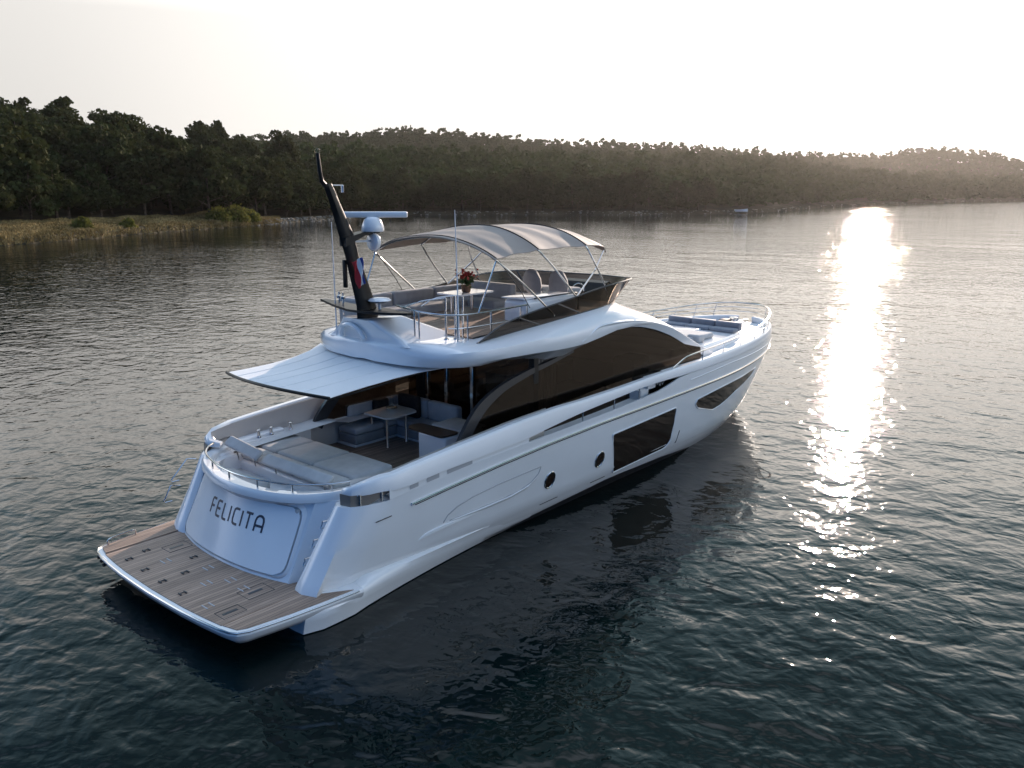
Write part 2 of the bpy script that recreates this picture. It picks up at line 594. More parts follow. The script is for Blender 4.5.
def foliage_mat(name, c1, c2, c3, scale, transl=.18):
    m = vary(mat(name, c1, .9, spec=.05), c1, c2, scale, 3)
    t = m.node_tree
    # per-tree tone
    oi = t.nodes.new('ShaderNodeObjectInfo')
    mx = t.nodes.new('ShaderNodeMix'); mx.data_type = 'RGBA'
    mu = t.nodes.new('ShaderNodeMath'); mu.operation = 'MULTIPLY'; mu.inputs[1].default_value = .75
    t.links.new(oi.outputs['Random'], mu.inputs[0]); t.links.new(mu.outputs[0], mx.inputs[0])
    ramp = [n for n in t.nodes if n.type == 'VALTORGB'][0]
    t.links.new(ramp.outputs[0], mx.inputs[6]); mx.inputs[7].default_value = (*c3, 1)
    t.links.new(mx.outputs[2], P(m).inputs['Base Color'])
    tl = t.nodes.new('ShaderNodeBsdfTranslucent'); t.links.new(mx.outputs[2], tl.inputs[0])
    ms = t.nodes.new('ShaderNodeMixShader'); ms.inputs[0].default_value = transl
    t.links.new(P(m).outputs[0], ms.inputs[1]); t.links.new(tl.outputs[0], ms.inputs[2])
    t.links.new(ms.outputs[0], t.nodes['Material Output'].inputs[0])
    return m
M['pine'] = foliage_mat('pine needles', (.022, .031, .010), (.052, .060, .020), (.040, .040, .014), .35)
M['farpine'] = foliage_mat('far pine needles', (.024, .040, .010), (.056, .072, .021), (.034, .050, .013), .06)
M['bark'] = vary(mat('pine bark', (.1, .07, .05), .95, spec=.1), (.05, .036, .026), (.13, .095, .07), 4, 4)
M['drygrass'] = vary(mat('dry grass blades', (.2, .15, .07), .9, spec=.1), (.17, .12, .045), (.36, .26, .11), .25, 4)
M['bush'] = foliage_mat('bright broad leaves', (.075, .085, .018), (.16, .15, .035), (.12, .11, .03), .8, .3)
M['rock'] = vary(mat('pale shore stone', (.3, .27, .23), .9), (.12, .105, .085), (.28, .25, .21), .8, 6, .03, 6)

pos = []
while len(pos) < 46000:
    a = rng.uniform(-33, -15.2)
    s = rng.uniform(.2, 26) if a < -19.5 else rng.uniform(.2, 9)
    if noise.noise((a * 1.1, s * .13, 0)) < -.5:
        continue
    pos.append(place(a, shore_d(a) + s))
pos = np.array(pos)
hgt = rng.uniform(.12, .42, len(pos)); wd = rng.uniform(.02, .09, len(pos))
ang = rng.uniform(0, math.pi, len(pos)); lean = rng.normal(0, .18, (len(pos), 2))
dx = np.stack([np.cos(ang) * wd, np.sin(ang) * wd, np.zeros(len(pos))], 1)
top = pos + np.stack([lean[:, 0], lean[:, 1], hgt], 1)
V = np.stack([pos - dx, pos + dx, top + dx * .8, top - dx * .8], 1).reshape(-1, 3)
o = bpy.data.objects.new('dry_grass', quad_mesh('dry_grass', V, M['drygrass'])); COL.objects.link(o)
tag(o, 'dry straw coloured grass covering the low bank at the left shore', 'grass', kind='stuff')

mb = MB()
for k in range(900):
    a = rng.uniform(-11, 32) if k < 480 else rng.uniform(-16.6, -10.5)
    d = shore_d(a) + rng.uniform(-1.0, 3.2)
    if k < 480 and rng.random() < .35 and a > -11: d += 1.5
    x, y, z = place(a, d)
    r = rng.uniform(.12, .42)
    st = rng.uniform(.6, 1.4, 3)
    prof = []
    rings = []
    for ph, rr in ((-.6, .75), (0, 1.0), (.45, .75), (.65, .3)):
        rings.append([(x + r * rr * st[0] * math.cos(j * 1.047 + st[2]) * rng.uniform(.8, 1.2), y + r * rr * st[1] * math.sin(j * 1.047 + st[2]) * rng.uniform(.8, 1.2), z + r * ph * .8) for j in range(6)])
    mb.loft(rings)
tag(mb.build('shore_stones', M['rock'], fix=False, smooth=False, origin=(0, 0, 0)), 'pale stones strewn along the tide line of the wooded shore', 'stones', kind='stuff')

# ---- pines
def crown_pts(h, r, base, nclump, per, flat=.7):
    """leaf positions: irregular clumps on an umbrella-like pine crown"""
    out = []
    for k in range(nclump):
        a = rng.uniform(0, 2 * math.pi)
        q = math.sqrt(rng.uniform(0.02, 1))
        zz = base + (h - base) * (1 - q * q * .75) * rng.uniform(.18, 1.0)
        c = np.array([math.cos(a) * q * r * .8, math.sin(a) * q * r * .8, zz - .3])
        cr_ = r * rng.uniform(.26, .46)
        p = rng.normal(size=(per, 3)); p /= np.linalg.norm(p, axis=1, keepdims=True)
        p *= (rng.uniform(.35, 1.0, per) ** .5)[:, None] * cr_
        p[:, 2] *= flat
        out.append(p + c)
    return np.concatenate(out), None

def pine_proto(h, r, base, nclump, per, leaf):
    p, _ = crown_pts(h, r, base, nclump, per)
    crown = quad_mesh('crown', quads(p, leaf, .5, .3), M['pine'])
    t = MB()
    lean = rng.uniform(-.06, .06, 2)
    path = [(lean[0] * z * (1 + .1 * math.sin(z)), lean[1] * z, z) for z in np.linspace(-.8, h * .86, 7)]
    t.tube(path, [.24 - .2 * i / 6 for i in range(7)], 6)
    for k in range(7):
        a = k * 2.4; z0 = base * .75 + (h - base) * .5 * k / 7
        q = r * rng.uniform(.5, .8)
        t.tube([(lean[0] * z0, lean[1] * z0, z0), (math.cos(a) * q * .5, math.sin(a) * q * .5, z0 + .6), (math.cos(a) * q, math.sin(a) * q, z0 + rng.uniform(.9, 1.8))], [.1, .07, .03], 5)
    o = t.build('trunk', M['bark'], fix=False, origin=(0, 0, 0))
    me = o.data
    bpy.data.objects.remove(o)
    return crown, me
PROTO = [pine_proto(*q) for q in ((10.5, 4.4, 2.4, 27, 125, .44), (12.0, 4.0, 3.0, 30, 120, .44), (9.0, 3.9, 1.6, 25, 125, .42), (11.0, 5.0, 2.6, 32, 125, .46), (8.0, 3.2, 1.4, 21, 120, .40), (12.8, 4.2, 4.0, 26, 130, .44))]

cand = []
grid_ = {}
def try_tree(a, d, sp):
    x, y, z = place(a, d)
    gx, gy = int(x // 4), int(y // 4)
    k = int(sp // 4) + 1
    for i in range(gx - k, gx + k + 1):
        for j in range(gy - k, gy + k + 1):
            for (u, v) in grid_.get((i, j), ()):
                if (u - x) ** 2 + (v - y) ** 2 < sp * sp:
                    return
    grid_.setdefault((gx, gy), []).append((x, y))
    cand.append((d, a, x, y, z))
for k in range(44000):
    a = rng.uniform(-36, 34) if k < 34000 else (rng.uniform(-62, -36) if k % 2 else rng.uniform(34, 52))
    d0 = shore_d(a)
    dmax = land_row(a)[3] + 60
    edge = 26 if a < -19.5 else (10 if a < -15 else 5)
    lo = d0 + edge
    d = math.sqrt(rng.uniform(lo * lo, dmax * dmax)) if k % 3 else lo + abs(rng.normal(0, 45))
    if d > dmax:
        continue
    if a < -8 and d < d0 + 34 and rng.random() < .25:
        continue
    s = d - d0
    try_tree(a, d, 5.4 if a < -14 and d < 280 else 4.3 if d < 330 else (5.2 if d < 520 else 6.0))
cand.sort()
near = [c for c in cand if c[1] > -33 and c[1] < 32][:285]
nset = set((c[2], c[3]) for c in near)
rest = [c for c in cand if (c[2], c[3]) not in nset]
def tree_copy(k, x, y, z, rz, s, label, name='pine_tree', group='pines along the wooded shore'):
    e = empty(name, (x, y, z - .1), label, 'tree', group)
    e.rotation_euler = (0, 0, rz); e.scale = s
    cme, tme = PROTO[k]
    for nm, me in (('trunk', tme), ('crown', cme)):
        c = bpy.data.objects.new(nm, me); COL.objects.link(c); c.parent = e
    return e
for i, (d, a, x, y, z) in enumerate(near):
    k = int(rng.integers(0, 6))
    s = rng.uniform(.8, 1.18)
    if a < -14: s *= 1.24
    lab = 'dark green round-crowned pine on bare trunks in the dense wood along the shore'
    tree_copy(k, x, y, z, rng.uniform(0, 6.28), (s * rng.uniform(.9, 1.15), s * rng.uniform(.9, 1.15), s * rng.uniform(.88, 1.12)), lab)

# the rest of the wood, one mass
VV = []
TR = MB()
base = []
for q in range(5):
    p, _ = crown_pts(9.5 + q * .5, 4.0, 1.5, 9, 14, .6)
    base.append(p)
for (d, a, x, y, z) in rest:
    p = base[int(rng.integers(0, 5))]
    s = rng.uniform(.72, 1.15) * (1.05 if d > 500 else 1.0)
    c, sn = math.cos(d * 7), math.sin(d * 7)
    q = np.stack([p[:, 0] * c - p[:, 1] * sn, p[:, 0] * sn + p[:, 1] * c, p[:, 2]], 1) * s * np.array([1.05, 1.05, 1.0])
    VV.append(quads(q + np.array([x, y, z]), 1.25 if d < 500 else 1.7, .45, .4))
o = bpy.data.objects.new('pine_forest', quad_mesh('pine_forest', np.concatenate(VV), M['farpine'])); COL.objects.link(o)
tag(o, 'dense dark pine forest covering the hills behind the shore', 'forest', kind='stuff')

# low ridge of a passing boat's wake, far out in the glitter
wk = MB(); rows = []
for i in range(40):
    t = i / 39
    a_, d_ = 21.2 + 2.9 * t, 348 - 62 * t ** 1.4
    hh = .28 * math.sin(math.pi * t) ** .6
    rows.append([place(a_, d_ + o_, z_) for o_, z_ in ((2.6, -.03), (1.2, hh * .55), (0, hh), (-.8, hh * .5), (-2.0, -.03))])
wk.grid(rows)
tag(wk.build('water_wake', wobj.data.materials[0], angle=80, fix=False, origin=(0, 0, 0)), kind='structure')

# evening haze over the bay
hb_ = MB(); hb_.rbox(-1560, 2660, -1560, 2660, -9, 95, .01, 1)
hm = bpy.data.materials.new('evening haze'); hm.use_nodes = True
hm.node_tree.nodes.remove(hm.node_tree.nodes['Principled BSDF'])
pv = hm.node_tree.nodes.new('ShaderNodeVolumePrincipled')
pv.inputs['Color'].default_value = (1.0, .97, .94, 1)
pv.inputs['Density'].default_value = HAZE
pv.inputs['Anisotropy'].default_value = .74
hm.node_tree.links.new(pv.outputs[0], hm.node_tree.nodes['Material Output'].inputs['Volume'])
ho = hb_.build('haze', hm, smooth=False, origin=(0, 0, 0))
tag(ho, 'thin warm evening haze in the air over the bay', 'haze', kind='stuff')

# bushes on the bank
def bush_mesh(r, n):
    p = rng.normal(size=(n, 3)); p /= np.linalg.norm(p, axis=1, keepdims=True)
    p *= (rng.uniform(.3, 1, n) ** .5)[:, None] * r
    lump = np.array([noise.noise(tuple(q * 1.3)) for q in p])
    p *= (1 + .5 * lump)[:, None]
    p[:, 2] = np.abs(p[:, 2]) * .95
    return quad_mesh('shrub', quads(p, .34, .5, .2), M['bush'])
for (a, off, r, sz, lab) in (
        (-26.7, 8, 1.6, 1.0, 'small yellow green bush alone on the dry grass bank at far left'),
        (-24.2, 5, 1.5, .9, 'low olive bush on the dry grass bank right of the small yellow green bush'),
        (-18.9, 6, 2.4, 1.05, 'leftmost of the three bright green waterside shrubs at the end of the bank'),
        (-17.9, 5, 2.6, 1.15, 'tallest middle one of the three bright green waterside shrubs'),
        (-17.0, 4, 2.2, 1.0, 'rightmost of the three bright green waterside shrubs by the pale stones')):
    x, y, z = place(a, shore_d(a) + off)
    o = bpy.data.objects.new('shrub', bush_mesh(r, 900)); COL.objects.link(o)
    o.location = (x, y, z - .1); o.scale = (sz, sz, sz * 1.1)
    tag(o, lab, 'bush', 'bushes on the bank')

# cypress, tall lone pines on the skyline, towers on the far hills
def cypress(a, d, h, lab):
    x, y, z = place(a, d)
    n = 420
    t = rng.uniform(0, 1, n); ph = rng.uniform(0, 6.28, n)
    rr = h * .13 * np.sin(np.clip(t * 1.1 + .12, 0, 1) * math.pi) ** .6 * rng.uniform(.5, 1, n) ** .5
    p = np.stack([rr * np.cos(ph), rr * np.sin(ph), t * h], 1)
    e = empty('cypress_tree', (x, y, z - .1), lab, 'tree')
    c = bpy.data.objects.new('crown', quad_mesh('crown', quads(p, .9, .4), M['farpine'])); COL.objects.link(c); c.parent = e
    MB().tube([(x, y, z - .5), (x, y, z + h * .4)], .2, 6).build('trunk', M['bark'], e)
cypress(12.6, 735, 12, 'slim pointed cypress rising above the forest ridge in the middle distance')
cypress(-6.6, 870, 13, 'slender dark cypress on the crest of the far hill behind the mast')
M['stone'] = vary(mat('weathered tower stone', (.2, .18, .16), .9), (.16, .145, .125), (.26, .235, .2), .6, 4)
def tower(a, d, wd, h, lab):
    x, y, z = place(a, d)
    e = empty('watchtower', (x, y, z), lab, 'tower')
    m_ = MB(); rings = []
    for hh, k in ((-2, 1.06), (h * .8, 1.0), (h * .82, 1.12), (h * .9, 1.12)):
        rings.append([(x + sx * wd * k / 2, y + sy * wd * k / 2, z + hh) for sx, sy in ((1, 1), (-1, 1), (-1, -1), (1, -1))])
    m_.loft(rings); m_.build('tower_shaft', M['stone'], e, smooth=False)
    b_ = MB()
    for i in (-1, 0, 1):
        for j in (-1, 0, 1):
            if i or j:
                cx, cy2 = x + i * wd * .47, y + j * wd * .47
                b_.rbox(cx - wd * .1, cx + wd * .1, cy2 - wd * .1, cy2 + wd * .1, z + h * .895, z + h, .05, 1)
    b_.build('battlement', M['stone'], e, smooth=False)
tower(25.1, 1185, 6, 12, 'small square stone tower on the crest of the far right hill')

# pale boat hauled up at the far shore
def shore_boat():
    a, d = 14.95, shore_d(14.95) + 1.5
    x, y, z = place(a, d)
    e = empty('small_boat', (x, y, z), 'small white boat lying at the far shore below the pines', 'boat')
    rings = []
    for t in np.linspace(-2.0, 2.2, 9):
        wd = .85 * (1 - max(0, (t - .2) / 2.05) ** 2.2) + .02
        dx_, dy_ = RX, RY
        ring = []
        for (u, hh) in ((0, 0), (.7, .12), (1, .75), (.86, .78), (.6, .35), (0, .3), (-.6, .35), (-.86, .78), (-1, .75), (-.7, .12)):
            ring.append((x + dx_ * t - dy_ * u * wd, y + dy_ * t + dx_ * u * wd, z + hh + (.12 * max(0, t) if hh > .5 else 0)))
        rings.append(ring)
    MB().loft(rings).build('hull', M['gel'], e)
    m_ = MB()
    for q in (-1.0, .2):
        c = (x + RX * q, y + RY * q)
        m_.prism([(c[0] - RX * .12 - RY * .7, c[1] - RY * .12 + RX * .7, z + .5), (c[0] + RX * .12 - RY * .7, c[1] + RY * .12 + RX * .7, z + .5), (c[0] + RX * .12 + RY * .7, c[1] + RY * .12 - RX * .7, z + .5), (c[0] - RX * .12 + RY * .7, c[1] - RY * .12 - RX * .7, z + .5)],
                 [(c[0] - RX * .12 - RY * .7, c[1] - RY * .12 + RX * .7, z + .56), (c[0] + RX * .12 - RY * .7, c[1] + RY * .12 + RX * .7, z + .56), (c[0] + RX * .12 + RY * .7, c[1] + RY * .12 - RX * .7, z + .56), (c[0] - RX * .12 + RY * .7, c[1] - RY * .12 - RX * .7, z + .56)])
    m_.build('thwart', M['wood'], e)
shore_boat()
# ------------------------------------------------------------------ motor yacht (x forward, y to port, z up, water at 0)
Yt = empty('motor_yacht', (10, 0, 0), 'large white motor yacht with taupe canopy, black mast and teak stern platform', 'yacht')

ZB = [-1, -.3, 0, .25, .6, 1.2, 1.7, 2.2, 3.2]
BB = [1.4, 1.8, 2.0, 2.2, 2.40, 2.53, 2.60, 2.64, 2.64]
def xt(z):
    t = min(max(z / 2.2, 0), 1.0)
    return 20 + 1.9 * t ** .85 + min(0, z) * 1.2
def hb(x, z):
    t = min(max(z / 2.2, 0), 1.0)
    B = ip(z, ZB, BB); k = .607 - .138 * t
    s = min(max((xt(z) - x) / (7 + 2 * t), 0), 1)
    b = B * (1 - (1 - s) ** 2.2) ** k
    if x < 6: b -= .0042 * (6 - x) ** 1.5
    return b
L1 = ([1.6, 2.6, 3.2, 4.25, 5.6, 9.8, 11.7, 12.4, 12.7, 22], [1.84, 1.86, 1.89, 1.95, 2.02, 2.13, 2.22, 2.34, 2.42, 2.46])
L2 = ([2, 2.83, 3.44, 4.24, 5.25, 6.69, 7.31, 8.43, 9.79, 10.79, 11.46, 12.4, 12.7, 22], [2.02, 2.04, 2.0, 2.06, 2.09, 2.14, 2.21, 2.31, 2.385, 2.44, 2.45, 2.44, 2.43, 2.47])
L3 = ([2, 2.3, 2.75, 3.2, 3.76, 4.65, 5.58, 6.42, 7.7, 8.5, 10.1, 12.1, 13.5, 16.2, 22], [2.12, 2.26, 2.30, 2.30, 2.35, 2.42, 2.48, 2.54, 2.58, 2.57, 2.59, 2.65, 2.65, 2.68, 2.70])
ZBOOT = ([1.4, 2, 6, 8, 10, 12.4, 13.7, 15, 22], [.0, .0, .05, .18, .30, .22, .10, -.05, -.15])

def stern_shift(z):
    return max(0, z - .5) * .44
def hull_outline(z, n=46):
    """starboard plan outline from the stern corner to the stem at level z (x, y positive outwards)"""
    sh = stern_shift(z)
    lo = z < .44
    zz = max(z, .5)
    if lo:
        st = [(1.42, .0), (1.42, 1.0), (1.42, 1.7), (1.44, hb(1.6, z) - .12), (1.6, hb(1.7, z) - .02)]
    else:
        dy = .26 * min(1, max(0, (z - .5) / 1.35))
        e = dy / .26
        st = [(2.3 + sh * .7 + .2 * e, 1.66 + dy), (1.78 + sh + .1 * e, 1.69 + dy), (1.63 + sh + .14 * e, 1.82 + dy), (1.60 + sh + .18 * e, 2.05 + dy * .75), (1.70 + sh + .22 * e, 2.32 + dy * .30)]
        xq = 1.90 + sh + .30 * e
        st += [(xq, hb(xq, z) - .09), (xq + .26, hb(xq + .26, z) - .012)]
    xs = st[-1][0] + .3
    X = xt(z)
    side = []
    for i in range(n):
        g = i / (n - 1)
        g = 1 - (1 - g) ** 1.7
        x = xs + (X - xs) * g
        side.append((x, hb(x, z) if i < n - 1 else 0.0))
    return st, side

def hull_side(zrows, name, m, parent):
    """rows between two height curves; zrows are functions of x"""
    mb = MB()
    rows = []
    for zr in zrows:
        st, side = hull_outline(zr(2.0))
        row = [(x, -y, zr(2.0)) for x, y in st]
        n = len(side)
        for i in range(n):
            g = i / (n - 1); g = 1 - (1 - g) ** 1.7
            xa = st[-1][0] + .3 + (21.5 - st[-1][0]) * g
            z = zr(xa)
            X = xt(z); xs = st[-1][0] + .3
            x = xs + (X - xs) * g
            z = zr(x)
            row.append((x, -hb(x, z) if i < n - 1 else 0.0, z))
        rows.append(row)
    mb.grid(rows)
    mb.mirror()
    return mb.build(name, m, parent, angle=50)

zb = lambda x: ip(x, *ZBOOT)
zs = lambda x: ip(x, *L1)
def mixf(t, a, b):
    return lambda x: a(x) + (b(x) - a(x)) * t
zlow = lambda x: .452
# bottom: below the platform level everything is one fair body, painted dark under the boot line
mb = MB(); mbw = MB()
def low_rows(za, zc, nz, target):
    rows = []
    for k in range(nz):
        row = []
        st, side = hull_outline(0.2)
        n = len(side)
        for i, (x, y) in enumerate(st):
            z = za(x) + (zc(x) - za(x)) * k / (nz - 1)
            st2, _ = hull_outline(z if z < .44 else .43)
            row.append((st2[i][0], -st2[i][1], z))
        for i in range(n):
            g = i / (n - 1); g = 1 - (1 - g) ** 1.7
            x0 = 1.9 + (20 - 1.9) * g
            z = za(x0) + (zc(x0) - za(x0)) * k / (nz - 1)
            x = 1.9 + (xt(z) - 1.9) * g
            row.append((x, -hb(x, z) if i < n - 1 else 0.0, z))
        rows.append(row)
    target.grid(rows)
low_rows(lambda x: -.8, zb, 5, mb)
mb.mirror(); mb.build('hull_bottom', M['boot'], Yt, angle=60)
low_rows(zb, zlow, 5, mbw)
mbw.mirror()
rows_hi = [mixf(t, zlow, zs) for t in np.linspace(0, 1, 12)]
o = hull_side(rows_hi, 'hull', M['gel'], Yt)
hull = o
mbw.build('lower_hull', M['gel'], Yt, angle=60)

# sheer deck: closes the top of the topsides inboard (side deck / fore deck level)
mb = MB()
rows = []
for x in np.concatenate([np.linspace(3.2, 20.5, 50), [21, 21.4, 21.7]]):
    b = hb(x, zs(x))
    z = zs(x) - .004
    inn = 1.75 if x < 14 else 0
    y1 = b - .0
    yi_ = min(inn, y1 - .06) if inn else max(y1 - .3, 0)
    dp_ = .13 if 5.5 < x < 13.5 else .01
    rows.append([(x, -y1, z), (x, -max(y1 - .05, 0), z), (x, -max(y1 - .06, 0), z - dp_), (x, -min(yi_, max(y1 - .07, 0)), z - dp_)])
mb.grid(rows).pair()
mb.build('side_deck', M['deckwhite'], Yt)

mb = MB()
st_, _ = hull_outline(1.84)
q_ = [(x, -y, 1.838) for x, y in st_] + [(3.3, -2.56, 1.838), (3.3, -1.66, 1.838)]
mb.face(*q_).pair().build('wing_cap', M['gel'], Yt, smooth=False)

# bulwark band above the slots
def plan_path(zf, inset, stern=True, x0=3.2):
    p = []
    if stern:
        p += [(2.62, 1.93), (2.48, 2.1), (2.52, 2.32), (2.75, 2.49), (3.0, 2.545)]
    xs = np.concatenate([np.linspace(x0, 18, 40), 21.86 - 3.86 * (1 - np.linspace(0, 1, 18)[1:]) ** 1.8])
    for x in xs:
        p.append((x, hb(x, 2.2)))
    q = []
    for i, (x, y) in enumerate(p):
        a = p[max(i - 1, 0)]; b = p[min(i + 1, len(p) - 1)]
        tx, ty = b[0] - a[0], b[1] - a[1]
        l = math.hypot(tx, ty)
        q.append((x + ty / l * inset, max(0, y - tx / l * inset)))
    return q
mb = MB()
p0 = plan_path(None, -.004); p1 = plan_path(None, .035); p2 = plan_path(None, .15); p3 = plan_path(None, .18)
rings = []
for i in range(len(p0)):
    x = p0[i][0]
    zl, zt = ip(x, *L2), ip(x, *L3)
    if i < 6:
        t = [0, .25, .55, .8, .95, 1][i]
        zl = 1.98 + (zl - 1.98) * t; zt = 2.06 + (zt - 2.06) * t
    rings.append([(p0[i][0], -p0[i][1], zl), (p0[i][0], -p0[i][1], zt - .05), (p0[i][0] * .3 + p1[i][0] * .7, -(p0[i][1] * .3 + p1[i][1] * .7), zt - .012), (p1[i][0], -p1[i][1], zt),
                  (p2[i][0], -p2[i][1], zt), (p3[i][0], -p3[i][1], zt - .03), (p2[i][0], -p2[i][1], zl + .01)])
mb.loft(rings).mirror()
bul = mb.build('bulwark', M['gel'], Yt, angle=40)

# inner lining of the bulwark at the cockpit and the fore deck
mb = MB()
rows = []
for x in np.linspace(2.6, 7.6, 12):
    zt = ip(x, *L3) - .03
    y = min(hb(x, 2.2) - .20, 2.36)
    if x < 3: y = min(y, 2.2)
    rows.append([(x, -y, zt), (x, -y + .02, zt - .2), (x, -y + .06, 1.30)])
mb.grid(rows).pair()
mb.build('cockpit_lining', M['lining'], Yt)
mb = MB()
rows = []
for x in np.concatenate([np.linspace(12.6, 20, 20), [20.6, 21.1, 21.45, 21.65]]):
    b = max(hb(x, 2.3) - .17, .02)
    rows.append([(x, -b, 2.60), (x, -b, 2.5), (x, 0, 2.52)])
mb.grid(rows).mirror()
mb.build('fore_deck', M['deckwhite'], Yt)

# slot stanchions, steps at the forward end of the side deck
for x in (9.8, 10.85, 8.6):
    yy = hb(x, 2.2) - .05
    MB().tube([(x, -yy, ip(x, *L1) - .01), (x, -yy, ip(x, *L2) + .05)], .016, 6).pair().build('slot_stanchion', M['steel'], Yt)
mb = MB()
for k in range(3):
    mb.rbox(11.15 + .32 * k, 13, -2.44, -2.02, 1.9, 2.28 + .13 * k - .03 * k, .02, 2)
mb.pair(); mb.build('deck_steps', M['deckwhite'], Yt)

# chrome rub strip
SX = ([3.55, 4.54, 5.89, 7.44, 9.23, 11.3, 13.75, 16.4, 18.1, 22], [1.63, 1.71, 1.80, 1.87, 1.92, 1.945, 1.98, 2.0, 2.03, 2.06])
def strip(off, dz, r, name, m, x0=3.6):
    mb = MB(); pth = []
    for x in np.concatenate([np.linspace(x0, 18, 50), np.linspace(18.2, 21.55, 18)]):
        z = ip(x, *SX) + dz
        pth.append((x, -hb(x, z) - off, z))
    mb.tube(pth, r, 8); mb.pair()
    return mb.build(name, m, Yt)
strip(.0, 0, .034, 'rub_rail', M['gel'])
strip(.022, .010, .021, 'rub_rail_insert', M['chrome'])
strip(.002, -.045, .010, 'rub_rail_seam', M['rubber'], 3.7)

# sponson: the wide lower shelf running forward from the platform
mb = MB(); rings = []
for x in np.concatenate([np.linspace(1.38, 3, 6), np.linspace(3.4, 7.4, 14)]):
    t = min(max((x - 2.2) / 5.2, 0), 1)
    yo = (2.60 if x > 1.6 else 2.5) * (1 - t) + (hb(x, .3) - .02) * t
    zt = .497 - .06 * t
    yi = hb(x, zt + .12 * (1 - t)) - .02
    q = lambda yy, z: -(yy * (1 - t) + (hb(x, z) - .015) * t)
    if x < 2.36:
        rings.append([(x, -1.0, .43), (x, -yo + .2, .44), (x, -yo + .1, .45), (x, -yo + .04, .44), (x, -yo, .36), (x, -yo + .05, .22), (x, -yo + .10, .02), (x, -1.0, -.1)])
    else:
        rings.append([(x, -1.0, zt - .02), (x, -yi, zt + .10 * (1 - t)), (x, -yi - (yo - yi) * .6, zt + .02 * (1 - t)), (x, q(yo, zt - .05), zt - .05), (x, q(yo + .005, zt - .13), zt - .13), (x, q(yo - .05, .2), .22 - .06 * t), (x, q(yo - .10, .02), .02), (x, -1.0, -.1)])
mb.loft(rings).pair()
mb.build('sponson', M['gel'], Yt, angle=45)

# pressed recess in the topsides: edge shadow drawn as a grey line; ledge and scoop
def on_hull(pts, off=.0, n=8):
    q = []
    for i in range(len(pts) - 1):
        for k in range(n):
            t = k / n
            x = pts[i][0] + (pts[i + 1][0] - pts[i][0]) * t; z = pts[i][1] + (pts[i + 1][1] - pts[i][1]) * t
            q.append((x, -hb(x, z) - off, z))
    x, z = pts[-1]; q.append((x, -hb(x, z) - off, z))
    return q
mb = MB()
mb.tube(on_hull([(4.46, 1.0), (4.55, 1.13), (4.78, 1.235), (5.2, 1.32), (5.9, 1.375), (6.6, 1.395), (7.22, 1.41), (7.16, 1.27), (6.95, 1.13), (6.6, 1.04), (6.1, 1.01), (5.4, 1.005), (4.62, 1.0)], -.004), .015, 6)
mb.pair(); mb.build('crease_shade', M['ventgrey'], Yt, angle=80)
mb = MB(); rings = []
for (x, zc, pr) in ((4.56, .985, .002), (4.9, .985, .03), (5.6, .985, .042), (6.3, .995, .036), (6.85, 1.06, .022), (7.16, 1.22, .003)):
    rings.append([(x, -hb(x, zc + .02) + .01, zc + .02), (x, -hb(x, zc) - pr, zc + .004), (x, -hb(x, zc) - pr * .8, zc - .02), (x, -hb(x, zc - .06) + .01, zc - .07)])
mb.loft(rings).pair(); mb.build('crease_ledge', M['gel'], Yt, angle=50)
mb = MB(); rings = []
for (x, zc, h, pr) in ((3.86, .84, .02, .0), (4.05, .90, .045, .03), (4.4, .93, .045, .035), (5.0, .94, .035, .03), (5.7, .935, .012, .0)):
    y = hb(x, zc)
    rings.append([(x, -y + .02, zc + h), (x, -y - pr, zc + h * .5), (x, -y - pr, zc - h * .6), (x, -y + .02, zc - h)])
mb.loft(rings).pair(); mb.build('scoop', M['gel'], Yt)
mb = MB()
mb.tube(on_hull([(13.2, 2.24), (15.5, 2.31), (17.8, 2.29), (19.6, 2.27), (21, 2.25)], -.006), .018, 6)
mb.pair(); mb.build('bow_crease', M['gel'], Yt, angle=80)
for (x0, z0, x1, z1) in ((2.82, 1.53, 3.16, 1.55), (7.5, .42, 8.1, .43), (9.35, .42, 9.9, .43), (13.0, .55, 13.05, .9)):
    mb = MB().tube(on_hull([(x0, z0), (x1, z1)], .002), .009, 6); mb.pair()
    mb.build('vent_slit', M['rubber'], Yt)

# hull windows
def hull_patch(name, outline, m, parent, off, nx=26, nz=8):
    """convex outline in (x, z) laid on the topsides, with thickness"""
    ol = outline + [outline[0]]
    xs = sorted(set([p[0] for p in outline] + list(np.linspace(min(p[0] for p in outline), max(p[0] for p in outline), nx))))
    rows = []
    for x in xs:
        hits = []
        for (a, b), (c, d) in zip(ol[:-1], ol[1:]):
            if min(a, c) - 1e-9 <= x <= max(a, c) + 1e-9:
                if abs(c - a) < 1e-9: hits += [b, d]
                else: hits.append(b + (d - b) * (x - a) / (c - a))
        z0, z1 = min(hits), max(hits)
        rows.append([(x, -hb(x, z0 + (z1 - z0) * k / nz) - off, z0 + (z1 - z0) * k / nz) for k in range(nz + 1)])
    mb = MB().grid(rows)
    mb.pair()
    return mb.build(name, m, parent)
def rounded(pts, r=.08, n=4):
    o = []
    k = len(pts)
    for i in range(k):
        p = np.array(pts[i]); a = np.array(pts[i - 1]); b = np.array(pts[(i + 1) % k])
        u = (a - p) / np.linalg.norm(a - p); v = (b - p) / np.linalg.norm(b - p)
        rr = min(r, np.linalg.norm(a - p) * .45, np.linalg.norm(b - p) * .45)
        for j in range(n + 1):
            t = j / n
            q = (p + u * rr) * (1 - t) ** 2 + p * 2 * t * (1 - t) + (p + v * rr) * t * t
            o.append((float(q[0]), float(q[1])))
    return o
W1 = rounded([(9.79, 1.53), (12.62, 1.62), (12.66, .72), (12.46, .53), (10.2, .44)], .07)
